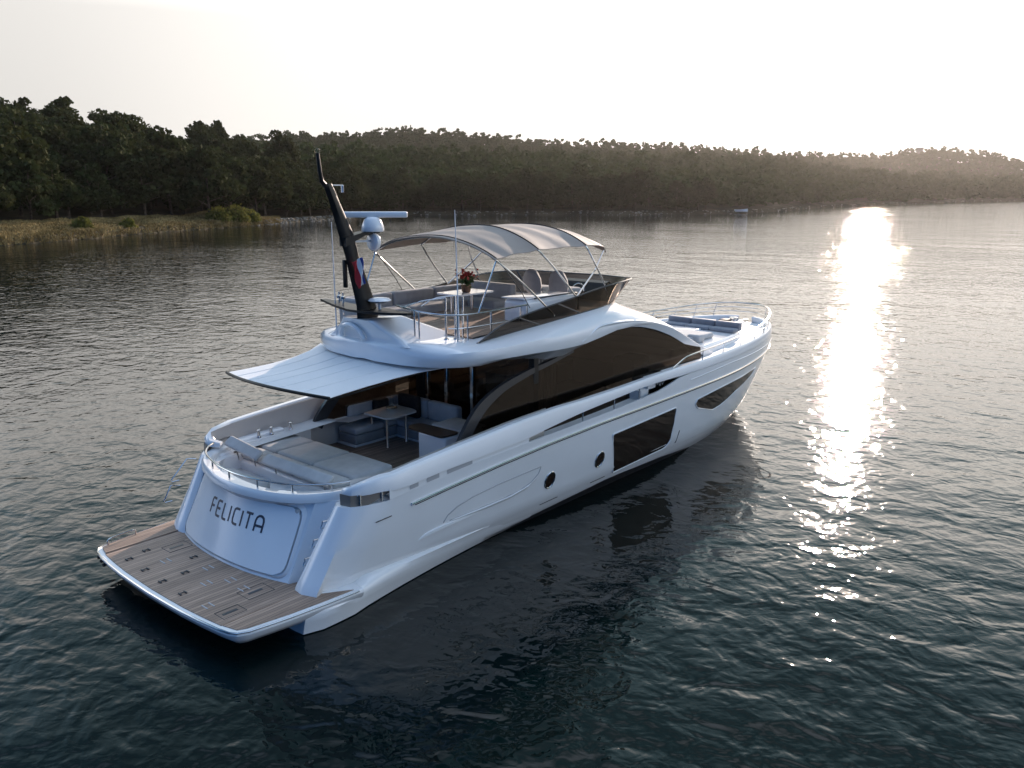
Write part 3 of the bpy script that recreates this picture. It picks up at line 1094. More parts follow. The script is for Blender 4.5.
W2 = rounded([(13.62, 1.51), (13.70, 1.63), (15.03, 1.70), (16.6, 1.725), (18.1, 1.745), (17.75, 1.55), (16.35, 1.33), (15.30, 1.13), (14.80, 1.10), (13.80, 1.36)], .05)
for W in (W1, W2):
    f = hull_patch('hull_window', W, M['glass'], Yt, .006)
    mb = MB(); mb.tube([(x, -hb(x, z) - .002, z) for x, z in W], .020, 6, closed=True); mb.pair()
    mb.build('window_frame', M['gel'], f)
for (x, z) in ((7.6, .99), (9.42, 1.0)):
    ring = [(x + .165 * math.cos(a), z + .185 * math.sin(a)) for a in np.linspace(0, 2 * math.pi, 28, endpoint=False)]
    g = hull_patch('porthole', ring, M['glass'], Yt, .006, 18, 6)
    mb = MB(); mb.tube([(q, -hb(q, v) - .004, v) for q, v in ring], .017, 6, closed=True); mb.pair()
    mb.build('porthole_rim', M['steel'], g)

# ------------------------------------------------------------------ swim platform
def plat_outline(inset=0.0, x_end=2.45):
    h = [(.04, 0), (.05, .5), (.065, 1.0), (.10, 1.5), (.155, 2.0), (.20, 2.22), (.27, 2.34), (.42, 2.42), (.7, 2.47), (1.1, 2.53), (1.7, 2.59), (x_end, 2.63)]
    o = []
    for i, (x, y) in enumerate(h):
        a = h[max(i - 1, 0)]; b = h[min(i + 1, len(h) - 1)]
        tx, ty = b[0] - a[0], b[1] - a[1]; l = math.hypot(tx, ty)
        o.append((x + ty / l * inset, y - tx / l * inset))
    full = [(x, -y) for x, y in o[::-1]] + [(x, y) for x, y in o[1:]]
    return full
mb = MB()
rings = [[(x, y, z) for x, y in plat_outline(i, 2.45)] for z, i in ((.20, .30), (.25, .14), (.36, .03), (.44, -.005), (.485, .005), (.498, .02))]
mb.loft(rings)
plat = mb.build('swim_platform', M['gel'], Yt, angle=30)
mb = MB()
ol = [(x, y) for x, y in plat_outline(.075, 2.3)]
mid = [(x, y) for x, y in ol if abs(y) < 2.0]
yl = 1.97
def xa(y): return float(np.interp(abs(y), [0, .5, 1, 1.5, 2.0, 2.22], [.115, .125, .14, .175, .23, .275]))
ys = np.linspace(-yl, yl, 21)
mb.prism([(xa(y), y, .500) for y in ys] + [(2.35, yl, .500), (2.35, -yl, .500)], [(xa(y), y, .510) for y in ys] + [(2.35, yl, .510), (2.35, -yl, .510)])
mb.build('teak_deck', M['teak'], plat, smooth=False)
for s in (-1, 1):
    mb = MB()
    z0, z1 = (.500, .509) if s < 0 else (.500, .530)
    q = [(xa(2.0) + .012, s * 1.985), (.31, s * 2.27), (.45, s * 2.34), (.75, s * 2.39), (1.1, s * 2.45), (1.7, s * 2.51), (2.3, s * 2.55)] + ([(2.1, s * 2.42), (1.75, s * 2.2), (1.62, s * 1.985)] if s < 0 else [(2.3, s * 1.985)])
    mb.prism([(x, y, z0) for x, y in q], [(x, y, z1) for x, y in q])
    mb.build('teak_side_strip', M['teak'], plat, smooth=False)
mb = MB(); mb.tube([(x - .0, y, .492) for x, y in plat_outline(-.004, 2.35)], .016, 6)
mb.build('platform_trim', M['steel'], plat)
mb = MB(); mb.tube(cr([(.42, 2.28, .53), (.43, 2.29, .62), (.55, 2.31, .645), (.85, 2.36, .645), (.98, 2.38, .62), (.99, 2.38, .53)], 4), .016, 8)
mb.build('grab_hoop', M['steel'], plat)
# chocks and hatch outlines let into the teak
for (x, y) in ((.40, 1.42), (.38, .78), (.36, .12), (.36, -.55), (.78, 1.55), (.78, .15), (1.2, .62)):
    mb = MB(); mb.rbox(x - .055, x - .025, y - .05, y + .05, .508, .535, .01, 2); mb.rbox(x + .04, x + .07, y - .05, y + .05, .508, .535, .01, 2); mb.tube([(x - .04, y, .53), (x + .055, y, .53)], .010, 6)
    mb.build('chock_fitting', M['archgrey'], plat)
for (x, y) in ((.42, -1.25), (.80, .85), (.82, -.5), (1.15, .02), (1.15, -.7), (1.12, -1.15)):
    mb = MB()
    for d in (-.06, .06):
        mb.rbox(x + d - .012, x + d + .012, y - .09, y + .09, .508, .518, .004, 1)
    mb.build('deck_slot', M['ventgrey'], plat, smooth=False)
for (x, y, sx, sy) in ((1.25, 1.3, .22, .16), (1.2, -1.38, .24, .18), (.55, -1.7, .2, .14)):
    mb = MB()
    c = [(x - sx, y - sy), (x + sx, y - sy), (x + sx, y + sy), (x - sx, y + sy)]
    mb.tube([(u, v, .511) for u, v in c], .007, 5, closed=True)
    mb.rbox(x - .14, x + .12, y - .03, y + .03, .508, .517, .004, 1)
    mb.build('deck_hatch', M['archgrey'], plat, smooth=False)
# small fittings under the port corner
mb = MB()
for q in range(3):
    mb.lathe([(.03, -.03), (.035, 0), (.02, .03)], (.215 - q * .04, 2.22 - q * .2, .38), 10, 'x')
mb.build('stern_light', M['rubber'], plat)

# ------------------------------------------------------------------ transom, coaming, aft lounge
YC = .2
def panel(y, z):
    xb = ip(z, [.45, 1.2, 1.78, 1.95], [1.42, 1.74, 1.97, 2.02]); k = ip(z, [.45, 1.78], [.29, .45])
    return xb + k * (abs(y - YC) / 1.83) ** 2.2
mb = MB(); rings = []
for z in (.49, .6, .8, 1.1, 1.4, 1.65, 1.80):
    ys = np.linspace(-1.74, 1.74, 27) + YC
    r_ = [(panel(y, z), y, z) for y in ys]
    xe = panel(1.8, z)
    inn = [(panel(q, z) + .15, q, z) for q in np.linspace(1.62, -1.22, 21)]
    dz_ = .26 * min(1, max(0, (z - .5) / 1.35))
    rings.append([(3.3, -1.71 - dz_, z), (xe + .42, -1.70 - dz_, z), (xe + .03, -1.565, z)] + r_ + [(xe + .06, 1.96, z), (xe + .35, 1.94, z), (3.3, 1.94, z), (3.3, 1.78, z), (xe + .3, 1.76, z)] + inn + [(xe + .3, -1.40, z), (3.3, -1.38, z)])
mb.loft(rings)
tr = mb.build('transom', M['gel'], Yt, angle=32)
mb = MB(); rings = []
def gd_ring(sc, off):
    o = []
    z0, z1 = 1.14 - .60 * sc, 1.14 + .58 * sc
    hw0, hw1 = 1.70 * (1 - (1 - sc) * .32), 1.66 * (1 - (1 - sc) * .32)
    pts = rounded([(YC - hw0, z0), (YC + hw0, z0), (YC + hw1, z1), (YC - hw1, z1)], .22, 6)
    den = []
    k = len(pts)
    for i in range(k):
        for t in np.linspace(0, 1, 6)[:-1]:
            den.append((pts[i][0] * (1 - t) + pts[(i + 1) % k][0] * t, pts[i][1] * (1 - t) + pts[(i + 1) % k][1] * t))
    return [(panel(y, z) - off, y, z) for y, z in den]
rings = [gd_ring(1.0, -.008), gd_ring(.99, .006), gd_ring(.96, .026), gd_ring(.93, .04)]
# close the face following the panel
mb.loft(rings, caps=False)
ys = np.linspace(-1, 1, 41)
rows = []
for t in np.linspace(-1, 1, 17):
    row = []
    z = 1.13 + .535 * t
    hw = 1.63 - .02 * (t + 1)
    c_ = max(0, abs(t) - .62) / .38
    hw -= .20 * (1 - math.sqrt(max(0, 1 - c_ ** 2)))
    for u in ys:
        y = YC + hw * u
        row.append((panel(y, z) - .0405, y, z))
    rows.append(row)
mb.grid(rows)
gd = mb.build('garage_door', M['gel'], tr, angle=60)

# lettering: drawn as ribbons on the door
LT = {'F': [[(0, 0), (0, .8), (.06, .95), (.2, 1), (1, 1)], [(0, .5), (.8, .5)]],
      'E': [[(1, 0), (.25, 0), (.06, .06), (0, .22), (0, .78), (.06, .94), (.25, 1), (1, 1)], [(0, .5), (.85, .5)]],
      'L': [[(0, 1), (0, .2), (.07, .05), (.25, 0), (.95, 0)]],
      'I': [[(0, 0), (0, 1)]],
      'C': [[(1, 0), (.35, 0), (.1, .07), (0, .25), (0, .75), (.1, .93), (.35, 1), (1, 1)]],
      'T': [[(.5, 0), (.5, 1)], [(0, 1), (1, 1)]],
      'A': [[(0, 0), (0, .68), (.1, .88), (.3, .98), (.5, 1), (.7, .98), (.9, .88), (1, .68), (1, 0)], [(0, .36), (1, .36)]]}
mb = MB()
for ch, yl_, wd in (('F', 1.0, .135), ('E', .765, .14), ('L', .515, .135), ('I', .28, 0), ('C', .155, .15), ('I', -.105, 0), ('T', -.215, .17), ('A', -.50, .19)):
    yl_ = .87 + (yl_ - 1.0) * .935
    for st in LT[ch]:
        dense = []
        for i in range(len(st) - 1):
            for t in np.linspace(0, 1, 5)[:-1]:
                dense.append((st[i][0] * (1 - t) + st[i + 1][0] * t, st[i][1] * (1 - t) + st[i + 1][1] * t))
        dense.append(st[-1])
        pq = [(yl_ - u * wd, 1.175 + v * .255) for u, v in dense]
        h = .0185
        rows = []
        for i, (y, z) in enumerate(pq):
            a = pq[max(i - 1, 0)]; b = pq[min(i + 1, len(pq) - 1)]
            ty, tz = b[0] - a[0], b[1] - a[1]; l = math.hypot(ty, tz)
            ny, nz_ = -tz / l * h, ty / l * h
            y1, z1, y2, z2 = y + ny, z + nz_, y - ny, z - nz_
            rows.append([(panel(y1, z1) - .040, y1, z1), (panel(y1, z1) - .046, y1, z1), (panel(y2, z2) - .046, y2, z2), (panel(y2, z2) - .040, y2, z2)])
        mb.loft(rows)
mb.build('lettering', M['navy'], gd, smooth=False)

# coaming lip round the aft lounge
cpath = [(4.25, -1.98), (3.7, -1.99), (3.2, -1.95), (2.75, -1.83), (2.42, -1.62), (2.14, -1.28), (1.97, -.85), (1.87, -.4), (1.83, .1), (1.87, .6), (1.97, 1.05), (2.12, 1.48), (2.36, 1.82), (2.7, 2.03), (3.2, 2.15), (3.7, 2.19), (4.25, 2.18)]
cp = cr([(x, y + .08, 0) for x, y in cpath], 5)
def off_path(p, d):
    o = []
    for i in range(len(p)):
        a = p[max(i - 1, 0)]; b = p[min(i + 1, len(p) - 1)]
        tx, ty = b[0] - a[0], b[1] - a[1]; l = math.hypot(tx, ty)
        o.append((p[i][0] + ty / l * d, p[i][1] - tx / l * d))
    return o
rings = []
o_, m_, i_, ii_, lo_ = off_path(cp, -.10), off_path(cp, -.06), off_path(cp, .08), off_path(cp, .12), off_path(cp, .0)
for k in range(len(cp)):
    zt = ip(cp[k][0], [1.8, 2.4, 3.2, 4.3], [1.90, 1.93, 1.97, 2.0])
    rings.append([(*lo_[k], zt - .20), (*o_[k], zt - .15), (*o_[k], zt - .05), (*m_[k], zt), (*i_[k], zt), (*ii_[k], zt - .04), (*ii_[k], zt - .5)])
mb = MB().loft(rings)
coam = mb.build('stern_coaming', M['gel'], Yt, angle=45)
mb = MB()
rp = [(x, y, ip(x, [1.8, 2.4, 3.2], [2.06, 2.07, 2.06])) for x, y, _ in cp if x < 3.0]
a, b = rp[0], rp[-1]
mb.tube([(a[0] + .08, a[1], 1.95)] + rp + [(b[0] + .08, b[1], 1.95)], .019, 8)
for k in (4, 12, 20, 28, 36, 44):
    if k < len(rp):
        mb.tube([(rp[k][0], rp[k][1], 1.88), rp[k]], .016, 6)
mb.build('stern_rail', M['steel'], coam)
# starboard corner handrail and cup holders
mb = MB(); mb.tube(cr([(2.95, -2.0, 1.98), (3.0, -2.05, 2.1), (3.3, -2.12, 2.15), (3.75, -2.12, 2.15), (3.95, -2.1, 2.08), (4.0, -2.08, 1.98)], 4), .018, 8)
mb.build('handrail', M['steel'], coam)
for x in (3.35, 3.52):
    MB().lathe([(.05, 0), (.05, .012), (.035, .012), (.03, -.0)], (x, -1.97, 1.985), 16).build('cup_holder', M['rubber'], coam)

# lounge well and pads
mb = MB(); mb.rbox(2.25, 3.0, -1.62, 1.85, 1.2, 1.50, .03, 2); mb.rbox(2.95, 4.32, -1.55, 2.05, 1.25, 1.70, .06, 3)
mb.build('lounge_base', M['gel'], Yt)
lounge = empty('aft_sunpad', (3.6, .4, 1.7)); lounge.parent = Yt; lounge.location = (3.6 - 10, .4, 1.7)
for (y0, y1) in ((1.235, 2.05), (.055, 1.215), (-1.22, .035)):
    MB().rbox(3.42, 4.40, y0, y1, 1.70, 1.87, .07, 4, puff=.012).build('pad', M['cush'], lounge)
    MB().rbox(2.98, 3.40, y0, y1, 1.70, 1.85, .06, 4, puff=.008).build('pad', M['cush'], lounge)
def tilt(px, pz, a, dz=0.0, y0=0.0):
    ca, sa = math.cos(a), math.sin(a)
    return lambda p: (px + p[0] * ca - p[2] * sa, p[1], pz + p[0] * sa + p[2] * ca + (p[1] - y0) * dz)
for (y0, y1, dz) in ((.92, 2.02, .10), (-1.30, .72, .0)):
    MB().rbox(-.12, .12, y0, y1, -.045, .045, .04, 3, T=tilt(2.86, 1.95, R(34), dz, y0)).build('backrest', M['cush'], lounge)
    mb = MB()
    for q in (y0 + .25, y1 - .25):
        mb.tube([(2.92, q, 1.68), (2.87, q, 1.98)], .014, 6)
    mb.build('backrest_strut', M['steel'], lounge)
for (y0, y1) in ((.25, 1.62), (-1.35, -.35)):
    MB().rbox(2.12, 2.66, y0, y1, 1.49, 1.66, .07, 4, puff=.015).build('seat', M['cush'], lounge)

# wing handles on both quarters
for s in (-1, 1):
    mb = MB()
    for z in (.95, 1.25, 1.55):
        e_ = (z - .5) / 1.35
        x, q_ = 1.74 + (z - .5) * .44 + .1 * e_, s * (1.70 + .26 * e_)
        mb.tube([(x + .04, q_, z), (x - .06, q_, z + .01), (x - .10, q_, z - .10), (x, q_, z - .12)], .016, 6)
    mb.build('boarding_handle', M['steel'], Yt)
for (x0, z0, x1, z1) in ((1.66, 1.0, 1.82, 1.28), (1.84, 1.38, 2.2, 1.74)):
    for s in (1,):
        MB().tube([(x0 + .10, s * 2.36, z0), (x0 - .02, s * 2.42, z0 - .02), (x0 - .02, s * 2.46, z0), (x1 - .02, s * 2.46, z1), (x1 + .02, s * 2.44, z1), (x1 + .14, s * 2.38, z1 - .02)], .015, 6).build('quarter_rail', M['steel'], Yt)
# dark mooring recess under the bulwark at each quarter
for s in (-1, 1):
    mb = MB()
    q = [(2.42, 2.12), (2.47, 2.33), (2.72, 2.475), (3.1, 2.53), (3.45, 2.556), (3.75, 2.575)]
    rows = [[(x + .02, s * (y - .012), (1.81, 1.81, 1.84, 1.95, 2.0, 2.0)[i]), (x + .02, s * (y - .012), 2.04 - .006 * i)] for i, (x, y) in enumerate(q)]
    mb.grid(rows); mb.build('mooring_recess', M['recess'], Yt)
    for (x, y) in ((2.62, 2.41), (3.0, 2.51)):
        MB().tube([(x, s * y, 1.86), (x, s * y, 2.04)], .026, 8).build('roller_fairlead', M['steel'], Yt)
    for (x0, x1) in ((3.55, 3.75), (3.95, 4.25), (4.45, 5.1)):
        MB().face((x0, s * (hb(x0, 2.0) + .003), ip(x0, *L1) + .015), (x1, s * (hb(x1, 2.0) + .003), ip(x1, *L1) + .015), (x1, s * (hb(x1, 2.0) + .003), ip(x1, *L2) - .012), (x0, s * (hb(x0, 2.0) + .003), ip(x0, *L2) - .012)).build('side_vent', M['ventgrey'], Yt, smooth=False)
    # close the slot behind the vents aft of the open part
    mb = MB(); rows = []
    for x in np.linspace(3.1, 6.75, 14):
        y = s * (hb(x, 2.0) - .004)
        rows.append([(x, y, ip(x, *L1) - .02), (x, y, ip(x, *L2) + .03)])
    mb.grid(rows); mb.build('slot_filler', M['gel'], Yt)

# mooring ledges with bollards each side of the sunpad
for s, nm in ((1, 0), (-1, 1)):
    mb = MB(); mb.rbox(3.15, 4.85, min(s * 2.0, s * 2.34), max(s * 2.0, s * 2.34), 1.3, 1.93, .04, 3)
    led = mb.build('mooring_ledge', M['gel'], Yt)
    for x in ((3.62, 3.92, 4.4) if s > 0 else (4.5,)):
        MB().lathe([(.05, 0), (.04, .02), (.032, .05), (.032, .13), (.055, .155), (.055, .17), (.03, .18)], (x, s * 2.12, 1.93), 14).build('bollard', M['steel'], led)

# ------------------------------------------------------------------ cockpit
mb = MB(); mb.prism([(3.0, -2.34, 1.26), (7.7, -2.34, 1.26), (7.7, 2.34, 1.26), (3.0, 2.34, 1.26)], [(3.0, -2.34, 1.30), (7.7, -2.34, 1.30), (7.7, 2.34, 1.30), (3.0, 2.34, 1.30)])
mb.build('cockpit_sole', M['teak'], Yt, smooth=False)
sofa = empty('cockpit_sofa', (6.5, 1.8, 1.3)); sofa.parent = Yt; sofa.location = (6.5 - 10, 1.8, 1.3)
mb = MB(); mb.rbox(5.72, 7.55, 1.62, 2.28, 1.30, 1.36, .02, 2); mb.rbox(6.95, 7.55, .02, 2.0, 1.30, 1.36, .02, 2)
mb.build('plinth', M['gel'], sofa)
for bx in ((5.74, 6.6, 1.60, 2.24), (6.62, 7.5, 1.60, 2.24), (6.92, 7.5, .0, 1.58)):
    MB().rbox(bx[0], bx[1], bx[2], bx[3], 1.36, 1.58, .04, 3).build('seat_base', M['cush2'], sofa)
    MB().rbox(bx[0], bx[1], bx[2], bx[3], 1.585, 1.74, .06, 4, puff=.015).build('seat', M['cush'], sofa)
for bx in ((5.95, 6.72, 2.08, 2.27), (6.74, 7.5, 2.08, 2.27)):
    MB().rbox(*bx, 1.74, 2.16, .07, 4).build('backrest', M['cush'], sofa)
for bx in ((7.36, 7.56, 1.0, 2.06), (7.36, 7.56, .0, .98)):
    MB().rbox(*bx, 1.74, 2.20, .07, 4).build('backrest', M['cush'], sofa)
ctab = empty('cockpit_table', (6.65, 1.4, 1.3)); ctab.parent = Yt; ctab.location = (6.65 - 10, 1.4, 1.3)
mb = MB()
ol = rounded([(6.13, 1.02), (6.30, .92), (7.05, .98), (7.12, 1.2), (7.12, 1.86), (6.13, 1.80)], .06, 3)
mb.loft([[(x, y, 1.985) for x, y in ol], [(x, y, 2.02) for x, y in ol]])
mb.build('tabletop', M['tabletop'], ctab, angle=30)
for (x, y) in ((6.22, 1.08), (6.82, 1.12), (6.3, 1.7), (6.95, 1.75)):
    MB().lathe([(.04, 0), (.04, .02), (.03, .04), (.03, .69)], (x, y, 1.30), 12).build('leg', M['steel'], ctab)
bar = empty('bar_cabinet', (6.3, -.75, 1.3)); bar.parent = Yt; bar.location = (6.3 - 10, -.75, 1.3)
MB().rbox(5.80, 6.95, -1.20, -.38, 1.30, 2.06, .05, 3).build('cabinet', M['gel'], bar)
MB().rbox(6.28, 7.0, -1.22, -.30, 2.062, 2.11, .02, 2).build('worktop', M['cush'], bar)
mb = MB(); ol = rounded([(5.72, -1.16), (6.22, -1.20), (6.20, -.05), (5.96, .02), (5.78, -.1)], .1, 4)
mb.loft([[(x, y, 2.066) for x, y in ol], [(x, y, 2.10) for x, y in ol]]); mb.build('bar_top', M['wood'], bar)

# saloon bulkhead with sliding glass doors, interior seen through the tint
mb = MB(); mb.face((7.68, -1.95, 1.32), (7.68, 1.95, 1.32), (7.68, 1.95, 3.70), (7.68, -1.95, 3.70))
door = mb.build('saloon_doors', M['sideglass'], Yt, smooth=False, fix=False)
mb = MB()
for y in (-.20, .62, 1.26):
    mb.rbox(7.62, 7.72, y - .045, y + .045, 1.31, 3.70, .01, 1)
mb.build('door_frame', M['chrome'], door)
mb = MB()
mb.rbox(7.60, 7.74, 1.32, 1.60, 1.31, 3.70, .01, 1); mb.rbox(7.60, 7.76, -2.0, 2.0, 3.56, 3.72, .01, 1); mb.rbox(7.60, 7.76, -2.04, -1.88, 1.31, 3.6, .01, 1)
mb.build('bulkhead_pillar', M['black'], door)
mb = MB(); mb.face((7.7, -1.95, 1.42), (15.2, -1.95, 1.42), (15.2, 1.95, 1.42), (7.7, 1.95, 1.42))
mb.build('saloon_floor', M['wood'], Yt, smooth=False, fix=False)
mb = MB(); mb.rbox(8.6, 11.2, -1.85, -1.1, 1.45, 1.85, .06, 2); mb.rbox(8.6, 11.2, -1.9, -1.68, 1.85, 2.25, .06, 2)
mb.build('saloon_sofa', M['salon'], Yt)
mb = MB(); mb.rbox(8.3, 9.6, 1.25, 1.85, 1.45, 2.35, .03, 2); mb.rbox(10.3, 12.0, 1.1, 1.85, 1.45, 2.3, .03, 2)
mb.build('saloon_cabinet', M['wood'], Yt)
mb = MB(); mb.rbox(12.6, 13.4, -1.3, -.6, 1.45, 2.7, .1, 2); mb.rbox(13.9, 14.6, -1.7, 1.7, 1.45, 2.5, .1, 2)
mb.build('helm_console', M['archgrey'], Yt)
mb = MB()
for y in (-1.88,):
    for k in range(16):
        t0 = 7.85 + .05 * k
        mb.rbox(t0, t0 + .035, y + .02 * (k % 2), y + .05 + .02 * (k % 2), 1.5, 3.5, .008, 1)
mb.build('curtain', M['salon'], Yt)

# house sides: tinted glass between the sweeping aft arch and the brow
TOPX = [5.15, 5.45, 5.75, 6.1, 6.45, 6.9, 7.34, 8.15, 8.54, 9.09, 9.75, 10.44, 11.45, 12.69, 13.41, 14.06, 14.69, 15.05]
TOPZ = [2.15, 2.50, 2.78, 2.98, 3.12, 3.23, 3.31, 3.41, 3.46, 3.57, 3.69, 3.78, 3.78, 3.62, 3.41, 3.14, 2.82, 2.62]
gy = lambda z: 2.12 - .1 * (z - 2.2)
for s in (-1, 1):
    mb = MB(); rows = []
    for x in np.linspace(5.15, 14.72, 90):
        zt = ip(x, TOPX, TOPZ)
        rows.append([(x, s * gy(z), z) for z in np.linspace(1.92, max(zt, 1.95), 7)])
    mb.grid(rows)
    sg = mb.build('side_window', M['sideglass'], Yt, fix=False)
    pth = cr([(4.98, 1.9), (5.15, 2.18), (5.75, 2.80), (6.45, 3.12), (7.34, 3.31), (8.15, 3.41), (9.0, 3.53)], 6)
    rings = []
    for i, (x, z) in enumerate(pth):
        a = pth[max(i - 1, 0)]; b = pth[min(i + 1, len(pth) - 1)]
        tx, tz = b[0] - a[0], b[1] - a[1]; l = math.hypot(tx, tz)
        wd = ip(x, [5, 5.8, 6.6, 8, 9], [.26, .24, .15, .09, .05])
        nx, nz_ = tz / l, -tx / l
        y0, y1 = gy(z) + .035, gy(z) - .05
        rings.append([(x, s * y0, z + .01), (x + nx * wd, s * y0, z + nz_ * wd), (x + nx * wd, s * y1, z + nz_ * wd), (x, s * y1, z + .01)])
    MB().loft(rings).build('arch_frame', M['archgrey'], sg)

# ------------------------------------------------------------------ flybridge body
ST = [  # x, lip half width, lip low z, lip top z, coaming half width, coaming z
    (4.77, .45, 3.76, 3.93, .30, 4.02), (4.83, 1.1, 3.755, 3.94, .85, 4.06), (4.95, 1.55, 3.755, 3.95, 1.2, 4.10), (5.15, 1.92, 3.755, 3.97, 1.5, 4.11), (5.4, 2.14, 3.755, 3.985, 1.68, 4.10), (5.8, 2.32, 3.76, 4.0, 1.82, 4.09),
    (6.4, 2.41, 3.755, 4.01, 1.92, 4.12), (7.3, 2.42, 3.73, 4.02, 1.95, 4.18), (8.0, 2.40, 3.69, 4.02, 1.95, 4.22), (8.6, 2.36, 3.67, 4.00, 1.95, 4.26), (9.1, 2.32, 3.67, 4.0, 1.95, 4.29), (9.65, 2.29, 3.72, 4.03, 1.95, 4.325),
    (10.4, 2.25, 3.80, 4.02, 1.93, 4.37), (11.2, 2.21, 3.80, 3.98, 1.60, 4.33), (11.8, 2.17, 3.75, 3.90, 1.15, 4.25), (12.25, 2.13, 3.68, 3.80, .7, 4.21), (12.7, 2.10, 3.60, 3.69, .5, 4.12), (13.2, 2.09, 3.48, 3.55, .4, 3.97)]
mb = MB(); rings = []
for (x, yl_, zl, zt, yc_, zc) in ST:
    zso = ip(x, [4.7, 6.4, 7.3, 8.0, 8.6, 9.1, 9.65, 10.4, 11.45, 12.69, 13.41], [3.7, 3.70, 3.60, 3.47, 3.465, 3.565, 3.68, 3.77, 3.77, 3.61, 3.40])
    pr = [(0, zl - .04), (max(yl_ - .7, 0), zl - .04), (min(yl_ - .12, 2.02) if x > 5.9 else yl_ - .12, min(zso, zl)), (yl_ - .03, zl + .03), (yl_, zl + (zt - zl) * .55), (yl_ - .03, zt), (yl_ * .6 + yc_ * .4, zt + (zc - zt) * .52), (yc_ + .02, zc), (yc_ - .08, zc + .012), (0, zc + .012)]
    if yl_ < 1: pr = [(min(a, yl_), b) for a, b in pr]
    rings.append([(x, -a, b) for a, b in pr] + [(x, a, b) for a, b in pr[::-1][1:-1]])
mb.loft(rings)
fly = mb.build('flybridge', M['gel'], Yt, angle=42)
mb = MB(); mb.prism([(5.5, -1.55, 4.10), (11, -1.6, 4.10), (11, 1.6, 4.10), (5.5, 1.55, 4.10)], [(5.5, -1.55, 4.135), (6.2, -1.6, 4.16), (6.2, 1.6, 4.16), (5.5, 1.55, 4.135)])
# forward windscreen of the saloon, between the brows
EB = cr([(8.9, 2.33, 3.78), (9.3, 2.31, 3.93), (9.64, 2.29, 4.035), (10.3, 2.26, 4.04), (10.9, 2.22, 4.0), (11.6, 2.18, 3.92), (12.4, 2.13, 3.76), (13.2, 2.10, 3.52), (13.9, 2.09, 3.22), (14.6, 2.07, 2.92), (15.15, 2.04, 2.70), (15.6, 1.98, 2.55)], 4)
for s in (-1, 1):
    rings = []
    for i, (x, y, z) in enumerate(EB):
        a = EB[max(i - 1, 0)]; b = EB[min(i + 1, len(EB) - 1)]
        tx, tz = b[0] - a[0], b[2] - a[2]; l = math.hypot(tx, tz); nx, nz_ = -tz / l, tx / l
        h = ip(x, [8.9, 9.6, 11, 13, 15.6], [.02, .11, .16, .20, .20])
        rings.append([(x + nx * .0, s * (y - .02), z), (x, s * y, z - .025), (x - nx * h, s * (y - .05), z - nz_ * h), (x - nx * h, s * (y - .16), z - nz_ * h), (x + nx * .0, s * (y - .38), z + .01), (x + nx * .015, s * (y - .10), z + .012)])
    MB().loft(rings).build('brow', M['gel'], fly, angle=45)
mb = MB(); rows = []
for (x, z) in ((13.1, 3.93), (13.6, 3.72), (14.2, 3.42), (14.8, 3.08), (15.4, 2.76), (15.9, 2.56)):
    zo = ip(x, [e[0] for e in EB], [e[2] for e in EB])
    rows.append([(x - .0 - .35 * (abs(u)) ** 2.2, u * 1.8, z + (zo - z) * abs(u) ** 2.5) for u in np.linspace(-1, 1, 15)])
mb.grid(rows); mb.build('windscreen', M['glass'], Yt)

# smoked wind deflector round the flybridge
WB = cr([(5.95, -1.96, 4.085), (6.6, -1.955, 4.135), (7.9, -1.955, 4.215), (9.1, -1.95, 4.295), (10.2, -1.93, 4.365), (10.9, -1.72, 4.36), (11.5, -1.33, 4.30), (11.95, -.8, 4.25), (12.12, 0, 4.245)], 5)
WT = cr([(5.98, -2.0, 4.10), (6.56, -2.03, 4.36), (7.5, -2.04, 4.53), (8.6, -2.04, 4.655), (9.9, -2.03, 4.815), (10.95, -1.95, 4.88), (11.85, -1.62, 4.87), (12.55, -.95, 4.80), (12.85, 0, 4.78)], 5)
# the port side carries the screen at full height further aft
WBp = [(x, -y, z) for x, y, z in WB[::-1]]
WTp = [(x, -y, max(z, ip(x, [6, 8.5, 11], [4.58, 4.64, 4.78])) if x < 11 else z) for x, y, z in WT[::-1]]
B_, T_ = WB + WBp[1:], WT + WTp[1:]
mb = MB(); mb.grid([B_, [tuple((np.array(a) * .5 + np.array(b) * .5)) for a, b in zip(B_, T_)], T_])
ws = mb.build('wind_deflector', M['smoke'], fly, fix=False)
mb = MB(); mb.tube(T_, .018, 6); mb.tube(B_, .014, 6)
mb.build('deflector_rail', M['archgrey'], ws)
for k in (10, 16, 23, 30, 36, 44, 50, 57, 64, 70):
    if k < len(B_):
        a, b = np.array(B_[k]), np.array(T_[max(0, k - 2)] if k < 40 else T_[min(len(T_) - 1, k + 2)])
        MB().tube([tuple(a), tuple(b)], .016, 5).build('deflector_post', M['archgrey'], ws)
MB().lathe([(.045, 0), (.045, -.012), (.03, -.02)], (8.3, -2.06, 4.155), 12, 'y').build('nav_port', M['rubber'], fly)

# raised plinth carrying the mast, with an arched recess
rings = []
for (x0, x1, y0, y1, z) in ((4.85, 6.55, -1.25, 1.35, 4.05), (4.86, 6.3, -1.0, 1.12, 4.16), (4.78, 5.95, -.62, .82, 4.34), (4.70, 5.70, -.42, .64, 4.47), (4.68, 5.62, -.38, .60, 4.50)):
    ol = rounded([(x0, y0), (x1, y0 + .1), (x1, y1 - .1), (x0, y1)], .18, 4)
    rings.append([(x, y, z) for x, y in ol])
plinth = MB().loft(rings).build('mast_plinth', M['gel'], fly, angle=50)
mb = MB()
ar = []
for a in np.linspace(0, math.pi, 15):
    ar.append((.36 + .34 * math.cos(a), .27 * math.sin(a)))
rows = [[(4.83 - h * .30 - .028, y, 4.11 + h) for y, h in ar], [(4.83 - h * .30 - .01, YC + .26 + (y - .36) * .72, 4.11 + h * .72) for y, h in ar]]
